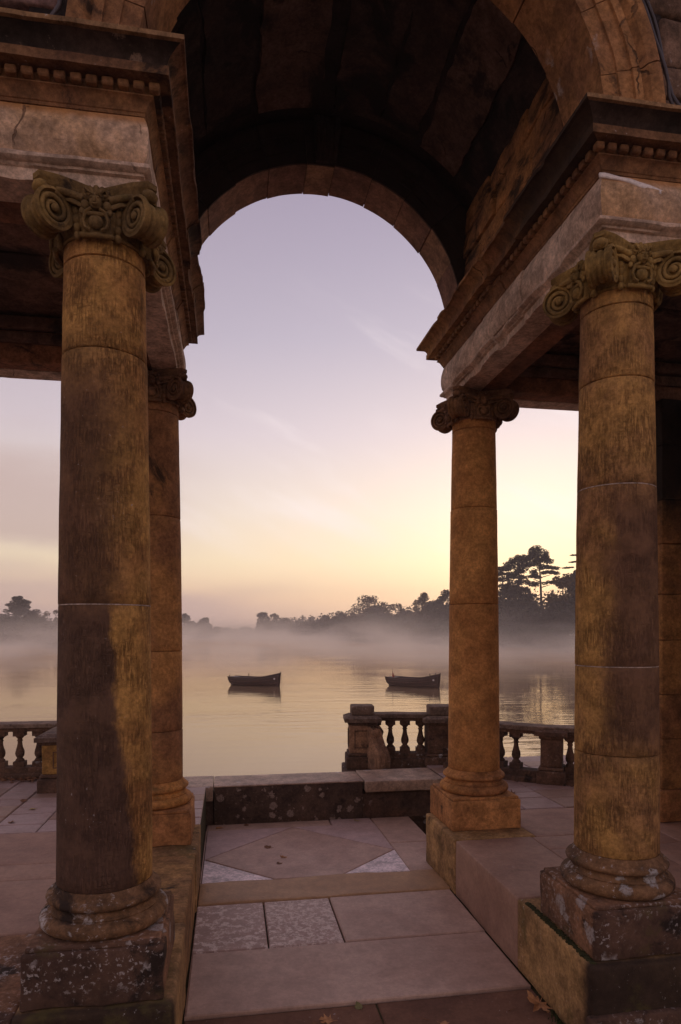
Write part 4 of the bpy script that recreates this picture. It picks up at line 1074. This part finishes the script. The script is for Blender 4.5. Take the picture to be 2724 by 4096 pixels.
LV = [('maple', 'leaf_tan', 2.12, 4.33, .115, 2.4, 'large tan maple leaf lying against the right ledge'),
      ('maple', 'leaf_tan', .655, 4.43, .062, 1.2, 'curled tan leaf on the front threshold slab'),
      ('oval', 'leaf_brown', .565, 4.40, .045, 2.0, 'brown leaf touching the curled tan leaf on the threshold'),
      ('oval', 'leaf_green', .89, 4.55, .042, .3, 'olive green leaf on the front edge of the big paving slab'),
      ('oval', 'leaf_tan', 1.41, 4.27, .045, 4.0, 'small round tan leaf on the threshold at the bottom edge'),
      ('oval', 'leaf_green', 1.12, 4.25, .035, 5.0, 'tiny pale leaf on the threshold between two tan leaves'),
      ('oval', 'leaf_brown', .46, 8.0, .065, 1.0, 'dark brown leaf on the left half of the diamond slab'),
      ('maple', 'leaf_tan', .62, 7.64, .055, 2.2, 'orange brown leaf near the middle of the diamond slab'),
      ('oval', 'leaf_brown', .55, 7.46, .055, 3.0, 'grey brown leaf just below the orange leaf on the diamond slab'),
      ('oval', 'leaf_tan', -.12, 8.9, .07, 1.7, 'long orange leaf on the floor under the seat wall'),
      ('oval', 'leaf_brown', .22, 8.96, .05, .6, 'small brown leaf against the foot of the seat wall'),
      ('oval', 'leaf_yellow', 1.72, 8.93, .05, 1.6, 'pale yellow leaf by the right end of the black seat wall block'),
      ('maple', 'leaf_brown', 3.55, 8.0, .07, .5, 'brown leaf on the lilac paving of the right terrace')]
for k, (kd, mt, x, y, s, rz, lab) in enumerate(LV):
    z = ZF if x < 2.5 else ZL - .004
    if y < 4.6: z = ZF - .021
    o = link('fallen_leaf', leaf_mesh(kd, mt, k), None, (x, y, z), (RND.uniform(-.12, .12), RND.uniform(-.12, .12), rz)); o.scale = (s, s, s)
    if k == 0: o.location.z = ZF + .015; o.rotation_euler[1] = -.35
    tag(o, lab, 'leaf', 'fallen leaves on the paving')
TWG = [(.98, 4.36, .09, .4), (1.02, 4.33, .06, 1.9), (1.30, 4.34, .07, 2.6), (.60, 4.36, .05, .9), (1.93, 4.34, .08, .2)]
for k, (x, y, l, a) in enumerate(TWG):
    m = MB(); m.tube([(-l / 2, 0, 0), (0, .006, .004), (l / 2, -.004, .002)], [.0025, .002, .001], 5); o = m.build('twig', M['leaf_brown'], smooth=60); o.location = (x, y, ZF - .018); o.rotation_euler = (0, 0, a)
    tag(o, ['thin twig right of the olive leaf on the threshold', 'short twig lying across the thin one on the threshold', 'twig beside the small round tan leaf', 'stub of twig below the brown leaf on the threshold', 'long twig left of the large maple leaf'][k], 'twig', 'twigs on the threshold')
TL = [(-2.47, 8.60, .06, 'leaf_brown', 'dark leaf beside the footing of the gold pedestal'), (-2.25, 8.2, .05, 'leaf_yellow', 'yellow leaf on the left terrace paving'), (-2.33, 7.68, .055, 'leaf_brown', 'brown leaf on the left terrace near the brown sill stones')]
for k, (x, y, s, mt, lab) in enumerate(TL):
    o = link('fallen_leaf', leaf_mesh('oval', mt, 40 + k), None, (x, y, ZL), (.05, .1, k * 2.0)); o.scale = (s,) * 3; tag(o, lab, 'leaf', 'fallen leaves on the paving')
lit = MB(); r_ = random.Random(4)
for k in range(90):
    x = -2.75 + r_.random() * .32 - (0 if r_.random() < .5 else .5 * r_.random()); y = 9.86 - abs(r_.gauss(0, .09)); s = r_.uniform(.02, .04); a = r_.random() * 6
    pts = [Vector((math.cos(a + q) * s, math.sin(a + q) * s * .7, r_.uniform(.0, .035))) + Vector((x, y, ZL)) for q in (0, 1.3, 2.6, 3.9, 5.1)]
    lit.add(pts, [(0, 1, 2, 3, 4)])
o = lit.build('leaf_litter', M['leaf_brown'], smooth=0); tag(o, 'drift of brown leaves at the foot of the left balustrade', 'leaf litter', None, 'stuff')
# moss in the joint beside the near right plinth
mo = MB()
for k in range(420):
    t = r_.random(); x = 2.215 + r_.random() * .035; y = 3.80 + t * .95; s = r_.uniform(.006, .016)
    mo.ball((x, y, ZL + .004), (s, s, s * .7), 5, 3)
tag(mo.build('moss', plain('moss_green', (.045, .043, .018), .95, .1, .5, 40), smooth=60), 'dark moss strip along the foot of the right plinth', 'moss', None, 'stuff')

wd = MB()
for k in range(70):
    x = 2.185 - abs(r_.gauss(0, .025)); y = 4.02 + r_.random() * .22; hgt = r_.uniform(.02, .06); a = r_.random() * 6; l = r_.uniform(.02, .05)
    p = Vector((x, y, ZF - .02)); q = p + Vector((math.cos(a) * l, math.sin(a) * l, hgt)); n_ = Vector((-math.sin(a), math.cos(a), 0)) * .003
    wd.add([p - n_, p + n_, q], [(0, 1, 2)])
tag(wd.build('weeds', plain('weed_green', (.05, .06, .02), .9, .1, .5, 40), smooth=0), 'small green weeds in the corner below the right ledge', 'weeds', None, 'stuff')

# ------------------------------------------------------------------ boats
def hull_mesh(L, B, bow_h, mid_h, st_h):
    n, mN = 24, 9; P_out, rows_ = [], []
    for i in range(n + 1):
        t = i / n; x = -L / 2 + L * t
        half = B / 2 * (min(1, (1 - t) * 2.2 + .0) ** .62 if t > .5 else (.72 + .28 * math.sin(PI * min(1, t * 1.0)) ** .8))
        if t > .5: half = B / 2 * max(0.015, (1 - ((t - .5) / .5) ** 2.3))
        sheer = mid_h + (st_h - mid_h) * max(0, (.42 - t) / .42) ** 2 + (bow_h - mid_h) * max(0, (t - .42) / .58) ** 1.9
        keel = -.22 + .22 * max(0, (t - .88) / .12) ** 2 + .26 * max(0, (.10 - t) / .10) ** 1.5
        row = []
        for k in range(mN + 1):
            s = k / mN; yy = half * math.sin(s * PI / 2) ** .75; z = keel + (sheer - keel) * s ** 1.6
            xx = x + (.10 * (s - .3) if t > .9 else 0) * ((t - .9) / .1 if t > .9 else 0) - (.12 * s * max(0, (.1 - t) / .1))
            row.append((xx, yy, z))
        rows_.append(row)
    return rows_, n, mN
def boat(loc, rz, L, label, flag, posts):
    t = thing('rowing_boat', loc, label, 'boat', 'rowing boats moored on the lake', rz)
    rows_, n, mN = hull_mesh(L, L * .36, L * .24, L * .145, L * .155)
    m = MB(); vs_, fs_ = [], []
    for row in rows_:
        for (x, y, z) in row: vs_.append((x, -y, z))
        for (x, y, z) in row: vs_.append((x, y, z))
    W = 2 * (mN + 1)
    for i in range(n):
        for k in range(mN):
            a = i * W + k; fs_.append((a, a + W, a + W + 1, a + 1)); b = i * W + mN + 1 + k; fs_.append((b, b + 1, b + W + 1, b + W))
    fs_.append(tuple(range(0, mN + 1)) + tuple(range(W - 1, mN, -1)))
    m.add(vs_, fs_); h = m.build('hull', M['hull'], t, 40); sm = h.modifiers.new('thick', 'SOLIDIFY'); sm.thickness = .035; sm.offset = -1
    for k in (3, 5, 7):                                   # clinker strakes
        q = MB()
        for sg in (-1, 1): q.tube([(r[k][0], sg * (r[k][1] + .006), r[k][2]) for r in rows_[1:-1]], .012, 4)
        q.build('strake', M['strake'], t)
    q = MB()
    for sg in (-1, 1): q.tube([(r[mN][0], sg * (r[mN][1] + .01), r[mN][2] + .01) for r in rows_], .032, 6)
    q.build('gunwale', M['rail'], t)
    for fx in (.22, .45, .66):
        i = int(fx * n); hw = rows_[i][mN - 1][1] - .04; q = MB(); q.box(rows_[i][0][0] - .1, rows_[i][0][0] + .1, -hw, hw, L * .07, L * .07 + .03); q.build('thwart', M['hull_in'], t)
    q = MB(); i0 = int(.80 * n); ring = rows_[i0:]      # foredeck
    vs_ = [(r[mN][0], -r[mN][1], r[mN][2] - .005) for r in ring] + [(r[mN][0], r[mN][1], r[mN][2] - .005) for r in ring]; kN = len(ring)
    q.add(vs_, [(k, k + 1, kN + k + 1, kN + k) for k in range(kN - 1)]); q.build('foredeck', M['hull_in'], t)
    q = MB(); i1 = int(.14 * n); ring = rows_[:i1 + 1]; kN = len(ring)
    vs_ = [(r[mN][0], -r[mN][1], r[mN][2] - .01) for r in ring] + [(r[mN][0], r[mN][1], r[mN][2] - .01) for r in ring]
    q.add(vs_, [(k, k + 1, kN + k + 1, kN + k) for k in range(kN - 1)]); q.build('stern_deck', M['rail'], t)
    q = MB(); r = rows_[-1]; q.tube([(p[0] + .02, 0, p[2]) for p in r] + [(r[-1][0] + .05, 0, r[-1][2] + .10)], .035, 6); q.build('stem_post', M['hull'], t)
    q = MB(); q.box(-L / 2 - .16, -L / 2 - .10, -.03, .03, -.15, L * .15); q.build('rudder', M['hull'], t)
    for (fx, hgt, sy) in posts:
        i = min(n, int(fx * n)); r = rows_[i][mN]; q = MB(); q.tube([(r[0], sy * r[1], r[2] - .08), (r[0], sy * r[1], r[2] + hgt)], .035, 6); q.ball((r[0], sy * r[1], r[2] + hgt), .045, 6, 5); q.build('mooring_post', M['hull'], t)
    if flag:
        q = MB(); q.tube([(-L / 2 + .32, 0, L * .13), (-L / 2 + .16, 0, L * .13 + .64)], .016, 6); q.ball((-L / 2 + .155, 0, L * .13 + .66), .03, 6, 5); q.build('flagstaff', M['rail'], t)
        q = MB(); q.add([(-L / 2 + .18, 0, L * .13 + .56), (-L / 2 + .14, .03, L * .13 + .10), (-L / 2 + .26, -.05, L * .13 + .02), (-L / 2 + .36, .04, L * .13 + .06), (-L / 2 + .33, -.02, L * .13 + .16)], [(0, 1, 2), (0, 2, 3), (0, 3, 4), (0, 4, 1), (1, 4, 3, 2)]); q.build('furled_flag', M['flag'], t)
    q = MB(); r = rows_[-1][mN]; q.tube([(r[0] + .08, 0, r[2] - .05), (r[0] + .14, -.02, .35), (r[0] + .17, -.02, -.1)], .012, 5); q.build('mooring_rope', M['rope'], t)
    q = MB(); r2 = rows_[-3]; q.box(r2[mN][0] - .02, r2[mN][0] + .10, -r2[mN - 2][1] - .035, -r2[mN - 2][1] - .005, r2[mN - 2][2] - .02, r2[mN - 2][2] + .10); q.build('bow_mark', M['white_mark'], t)
    return t
def wat(u, v): 
    d = pray(u, v); return d * (ZW / d.z)
a_, b_ = wat(880 + 300 * .1913, 2640 + 515 * .1913), wat(880 + 1205 * .1913, 2640 + 550 * .1913)
L1 = (b_ - a_).length * 1.06; c_ = (a_ + b_) / 2
boat((c_.x, c_.y, ZW), math.atan2(b_.y - a_.y, b_.x - a_.x), L1 * 1.02, 'plain dark rowing boat moored left of the lake centre, no flag', False, [(.05, .14, -1), (.28, .22, 1)])
a_, b_ = wat(1500 + 370 * .1913, 2640 + 530 * .1913), wat(1500 + 1290 * .1913, 2640 + 590 * .1913)
L2 = (b_ - a_).length * 1.06; c_ = (a_ + b_) / 2
boat((c_.x, c_.y, ZW), math.atan2(b_.y - a_.y, b_.x - a_.x), L2 * 1.04, 'dark rowing boat with a furled red flag at its stern, beside a buoy', True, [(.88, .16, 1), (.88, .16, -1)])
bp_ = wat(1500 + 1318 * .1913, 2640 + 585 * .1913)
q = MB(); q.ball((0, 0, .06), .115, 12, 8); q.tube([(0, 0, .16), (0, 0, .22)], .02, 6)
o = q.build('buoy', M['buoy'], smooth=60); o.location = (bp_.x, bp_.y, ZW); tag(o, 'round mooring buoy floating at the bow of the flagged boat', 'buoy')
sp_ = wat(933, 2573)
q = MB(); q.ball((0, 0, .12), (.42, .2, .2), 10, 7); q.tube([(.3, 0, .15), (.42, 0, .35), (.38, 0, .6), (.46, 0, .68), (.58, 0, .64)], [.09, .06, .05, .06, .03], 7); q.ball((-.42, 0, .24), (.16, .1, .07), 7, 5)
o = q.build('swan', M['swan'], smooth=60); o.location = (sp_.x, sp_.y, ZW); o.rotation_euler = (0, 0, .3); tag(o, 'small swan swimming in the mist far out on the lake', 'bird')

# ------------------------------------------------------------------ trees on the far shore
def leaf_quads(m, c, rad, n, s, r, flat=1.0):
    for _ in range(n):
        while True:
            q = Vector((r.uniform(-1, 1), r.uniform(-1, 1), r.uniform(-1, 1)))
            if .25 < q.length < 1: break
        p = Vector(c) + Vector((q.x * rad[0], q.y * rad[1], q.z * rad[2]))
        a = Vector((r.uniform(-1, 1), r.uniform(-1, 1), r.uniform(-1, 1) * flat)).normalized(); b = a.cross(Vector((r.uniform(-1, 1), r.uniform(-1, 1), r.uniform(-1, 1)))).normalized()
        k = s * r.uniform(.6, 1.3)
        m.add([p - a * k, p + b * k * .6, p + a * k, p - b * k * .6], [(0, 1, 2, 3)])
GT = 'trees along the far lake shore'
def broad(u, vtop, w_, half_px, label, mat='leaves_oak', seed=1, dense=1.0, name='broadleaf_tree', low=.12, group=GT):
    r = random.Random(seed); d = pray(u, HY) * w_; zt = (HY - vtop) / FPX * w_; base = -3.2; H = zt - base; R = half_px * 1.22 / FPX * w_
    t = thing(name, (d.x, d.y, base), label, 'tree', group)
    m = MB(); m.tube([(0, 0, -.3), (.05 * R, 0, H * .25), (-.03 * R, .05, H * .55), (0, 0, H * .8)], [H * .028, H * .022, H * .014, H * .005], 7)
    cl = []
    ncl = int(24 * dense); zc = H * (.54 + low * .3); zh = H * (.46 - low * .2)
    for k in range(ncl):
        while True:
            q = Vector((r.uniform(-1, 1), r.uniform(-1, 1), r.uniform(-1, 1)))
            if q.length < 1: break
        q = q.normalized() * (q.length ** .45); cs = R * r.uniform(.24, .40)
        wid = 1.0 if q.z > -.2 else 1.0 - .25 * (-q.z - .2)
        cl.append((Vector((q.x * max(.1, R - cs * .7) * wid, q.y * max(.1, R - cs * .7) * .8 * wid, zc + q.z * max(.2, zh - cs * .6))), cs))
    for k in range(int(7 * dense)):                     # skirt down to the bank
        cl.append((Vector((r.uniform(-.85, .85) * R, r.uniform(-.5, .5) * R, H * r.uniform(.04, .26))), R * r.uniform(.26, .38)))
    cl.append((Vector((r.uniform(-.15, .15) * R, 0, H - R * .26)), R * .30))
    for c, cs in cl[::2]: m.tube([(0, 0, min(c.z * .6, H * .6)), tuple(c * .6 + Vector((0, 0, c.z * .15))), tuple(c)], [H * .010, H * .006, H * .003], 5)
    m.build('trunk', M['bark'], t)
    m = MB(); ls = max(.20, min(.42, R * .07))
    for c, cs in cl: leaf_quads(m, c, (cs, cs, cs * .8), int(150 * min(1, dense)), ls, r)
    m.build('crown', M[mat], t, 0); return t
def layered(u, vtop, w_, half_px, label, seed, layers, name='pine_tree', bare=.45, lean=0.0, mat='needles'):
    r = random.Random(seed); d = pray(u, HY) * w_; zt = (HY - vtop) / FPX * w_; base = -3.2; H = zt - base; R = half_px / FPX * w_
    t = thing(name, (d.x, d.y, base), label, 'tree', GT)
    rx = Vector((math.cos(YAW), -math.sin(YAW), 0))
    m = MB(); tp = lambda f: rx * (lean * R * f * f) + Vector((0, 0, H * f))
    m.tube([tp(f) for f in (-.01, .2, .4, .6, .8, .97)], [H * .020, H * .017, H * .014, H * .011, H * .007, H * .003], 7)
    cr_ = MB()
    for (f, off, hw, th) in layers:                      # height fraction, sideways offset, half width, thickness (all of R)
        c = tp(f) + rx * (off * R)
        m.tube([tuple(tp(f - .05)), tuple(c + Vector((0, 0, -.02 * H)))], [H * .006, H * .003], 5)
        nn = max(5, int(hw * 18))
        for k in range(nn):
            a = r.uniform(-1, 1); b = r.uniform(-1, 1) * .55
            cc_ = c + rx * (a * hw * R * .85) + Vector((-rx.y, rx.x, 0)) * (b * hw * R * .8) + Vector((0, 0, (1 - a * a) * th * R * .35 - .1 * th * R))
            leaf_quads(cr_, cc_, (R * .22, R * .20, th * R * .42), 80, max(.22, R * .055), r, .5)
    m.build('trunk', M['bark'], t); cr_.build('crown', M[mat], t, 0); return t
# left of the big column
layered(78, 2390, 196, 62, 'broad layered cedar at the left edge beyond the lake', 11, [(.97, 0, .35, .3), (.90, .05, .55, .3), (.83, -.15, .7, .3), (.76, .1, .85, .3), (.68, -.1, .95, .3), (.6, .1, 1.0, .35), (.5, 0, .95, .4), (.4, 0, .8, .4), (.3, 0, .8, .4)], 'cedar_tree')
broad(142, 2436, 192, 34, 'rounded tree right of the layered cedar at the left edge', 'leaves_dark', 12); broad(15, 2455, 200, 45, 'bushy tree left of the cedar, cut by the left picture edge', 'leaves_dark', 13)
broad(190, 2444, 215, 40, 'thin sparse autumn tree near the big left column', 'leaves_autumn', 14, .55); broad(225, 2440, 212, 30, 'second thin autumn tree touching the big left column', 'leaves_autumn', 15, .55)
broad(70, 2490, 188, 60, 'low bush line under the cedar at the left edge', 'leaves_dark', 16, 1, 'bush', .02); broad(170, 2495, 188, 60, 'low bush under the thin autumn trees on the left', 'leaves_dark', 17, 1, 'bush', .02)
# across the lake, left to right (picture column, top row, distance, half width)
FAR = [(738, 2452, 345, 24, 'leaves_dark', 'grey tree just right of the left columns, far shore'), (772, 2482, 350, 22, 'leaves_dark', 'low tree between the first grey tree and the pointed one'), (820, 2470, 352, 26, 'leaves_dark', 'dark pointed tree standing in mist left of the lake gap'),
       (862, 2505, 360, 20, 'leaves_oak', 'small bush tree at the left of the lake gap'), (900, 2514, 368, 18, 'leaves_oak', 'tiny round tree in the middle of the misty gap'), (938, 2520, 372, 20, 'leaves_oak', 'faint low tree at the right of the misty gap'),
       (982, 2506, 366, 22, 'leaves_oak', 'round solitary tree left of the tall dark pair'), (1052, 2447, 352, 30, 'leaves_dark', 'tall dark tree, left one of a pair'), (1098, 2452, 350, 26, 'leaves_dark', 'tall dark tree, right one of a pair'),
       (1145, 2472, 346, 30, 'leaves_oak', 'lower tree just right of the dark pair'), (1205, 2476, 340, 36, 'leaves_oak', 'broad low tree left of the far shore middle'), (1248, 2468, 330, 34, 'leaves_oak', 'rounded tree in the middle of the far shore'),
       (1305, 2458, 318, 38, 'leaves_dark', 'wide tree left of the highest oak'), (1362, 2446, 300, 36, 'leaves_oak', 'tree leaning against the highest oak on its left'), (1478, 2377, 262, 72, 'leaves_oak', 'highest round oak standing over the far shore'),
       (1500, 2420, 255, 40, 'leaves_dark', 'dark evergreen in front of the highest oak'), (1420, 2450, 270, 40, 'leaves_oak', 'low tree under the left side of the highest oak'), (1590, 2412, 246, 38, 'leaves_autumn', 'thin autumn tree right of the highest oak'),
       (1560, 2450, 240, 46, 'leaves_dark', 'dark bushy tree below the thin autumn tree'), (1640, 2440, 228, 48, 'leaves_dark', 'dark tree before the tall autumn tree'), (1690, 2368, 222, 40, 'leaves_autumn', 'tall autumn tree left of the slender orange column'),
       (1738, 2400, 214, 52, 'leaves_dark', 'dark dense tree beside the slender orange column'), (1790, 2360, 205, 46, 'leaves_dark', 'tall dark tree cut by the slender orange column'), (1690, 2440, 210, 60, 'leaves_oak', 'broad bush tree on the shore near the slender orange column'),
       (1850, 2400, 195, 70, 'leaves_dark', 'dark tree hidden behind the slender orange column')]
for k, (u, v, w_, hp, mt, lab) in enumerate(FAR): broad(u, v, w_, hp, lab, mt, 100 + k, 1.3 if hp > 60 else 1.0)
# right bank: pines and dark trees
layered(2168, 2192, 172, 68, 'tallest pine with flat branch layers between the right columns', 31,
        [(.965, -.12, .42, .55), (.93, .05, .62, .5), (.89, -.1, .78, .5), (.85, .2, .85, .4), (.81, -.45, .6, .35), (.785, .5, .6, .28), (.735, .6, .55, .26), (.69, -.4, .5, .26), (.63, .55, .38, .24)], lean=-.22)
layered(2075, 2222, 176, 70, 'second flat topped pine left of the tallest pine', 32,
        [(.95, .15, .6, .5), (.90, -.1, .8, .45), (.845, -.3, .85, .4), (.80, .3, .8, .35), (.74, -.4, .85, .38), (.67, .2, .9, .4), (.60, -.2, .95, .4), (.52, 0, .9, .4)])
layered(2010, 2262, 180, 60, 'third pine partly hidden by the slender orange column', 33, [(.95, 0, .5, .3), (.88, .1, .7, .3), (.8, -.2, .8, .3), (.72, .2, .9, .3), (.62, 0, 1, .35), (.5, 0, .9, .35)])
broad(2060, 2340, 168, 78, 'dark bushy tree below the pines between the right columns', 'leaves_dark', 41, 1.5, low=.03); broad(2130, 2420, 164, 60, 'low dark tree at the foot of the tallest pine', 'leaves_dark', 42, 1.3, low=.03)
broad(2262, 2290, 162, 62, 'autumn edged tree beside the thick right column', 'leaves_autumn', 43, 1.4, low=.03); broad(2318, 2262, 166, 46, 'tall tree mostly hidden by the thick right column', 'leaves_dark', 44, 1.4, low=.03)
broad(2235, 2400, 158, 70, 'low dark bush right of the tallest pine trunk', 'leaves_dark', 45, 1.4, low=.03); broad(2010, 2420, 166, 60, 'low bush beside the slender orange column, right side', 'leaves_dark', 46, 1.3, low=.02)
broad(2380, 2280, 160, 90, 'dark tree behind the thick right column', 'leaves_dark', 47, 1.2, low=.03); broad(2560, 2250, 150, 110, 'dark tree far right behind the pier', 'leaves_dark', 48, 1.2, low=.03)
layered(2350, 2195, 158, 62, 'cedar whose branch tips show left of the thick right column', 49, [(.98, 0, .3, .1), (.93, -.5, .6, .06), (.86, -.6, .6, .06), (.80, -.75, .75, .08), (.70, 0, .8, .2), (.6, 0, .9, .3)], 'cedar_tree')
# woods behind, read as one mass
fw = MB(); r = random.Random(77)
WT = [(-1500, 2440), (-300, 2465), (300, 2474), (700, 2486), (860, 2520), (1000, 2522), (1080, 2484), (1300, 2464), (1500, 2436), (1700, 2408), (1900, 2380), (2100, 2372), (2350, 2350), (3300, 2320)]
def wtop(u):
    for (a, va), (b, vb) in zip(WT, WT[1:]):
        if a <= u <= b: return va + (vb - va) * (u - a) / (b - a)
    return 2480
for k in range(620):
    u = r.uniform(-700, 3100); ww = shore_w(u) + r.uniform(4, 34); d = pray(u, HY) * ww
    zt = (HY - wtop(u) - r.uniform(-14, 18)) / FPX * ww; z0 = -3.4; hh = max(1.2, zt - z0)
    cr_ = r.uniform(1.6, 3.0)
    leaf_quads(fw, (d.x, d.y, z0 + hh * .5), (cr_ * 1.3, cr_, hh * .52), 80, .34 + ww * .0007, r)
tag(fw.build('far_woods', M['leaves_dark'], smooth=0), 'dark woods behind the shore trees', 'woods', None, 'stuff')

# ------------------------------------------------------------------ haze and mist
N = NT('haze_air'); pv = N.n('ShaderNodeVolumePrincipled'); pv.inputs['Color'].default_value = (.95, .88, .86, 1); pv.inputs['Density'].default_value = .0008; pv.inputs['Anisotropy'].default_value = .3
N.l(pv.outputs[0], N.out.inputs['Volume'])
hz = MB().box(-560, 640, -60, 560, -5.6, 34).build('haze', N.m, smooth=0); hz['kind'] = 'stuff'
N = NT('lake_mist'); P = N.pos((.055, .03, .16)); sp = N.n('ShaderNodeSeparateXYZ'); N.l(N.pos(), sp.inputs[0])
dn = N.noise(P, 1.0, 3, .55, .3)
hh = N.math('MULTIPLY', N.math('ADD', sp.outputs[2], 4.2), -.50)
ex = N.math('POWER', 2.71828, hh)
far_ = N.map(sp.outputs[1], 30, 130)
den = N.math('MULTIPLY', N.math('MULTIPLY', ex, N.map(dn, .38, .64, .05, 2.2)), N.math('MULTIPLY', far_, .052))
pv = N.n('ShaderNodeVolumePrincipled'); pv.inputs['Color'].default_value = (1.0, .92, .85, 1); pv.inputs['Anisotropy'].default_value = .68; N.l(den, pv.inputs['Density'])
N.l(pv.outputs[0], N.out.inputs['Volume'])
ms = MB().box(-500, 600, 32, 520, -4.15, 14).build('mist', N.m, smooth=0); ms['kind'] = 'stuff'; tag(ms, 'low white mist lying over the lake', 'mist', None, 'stuff')
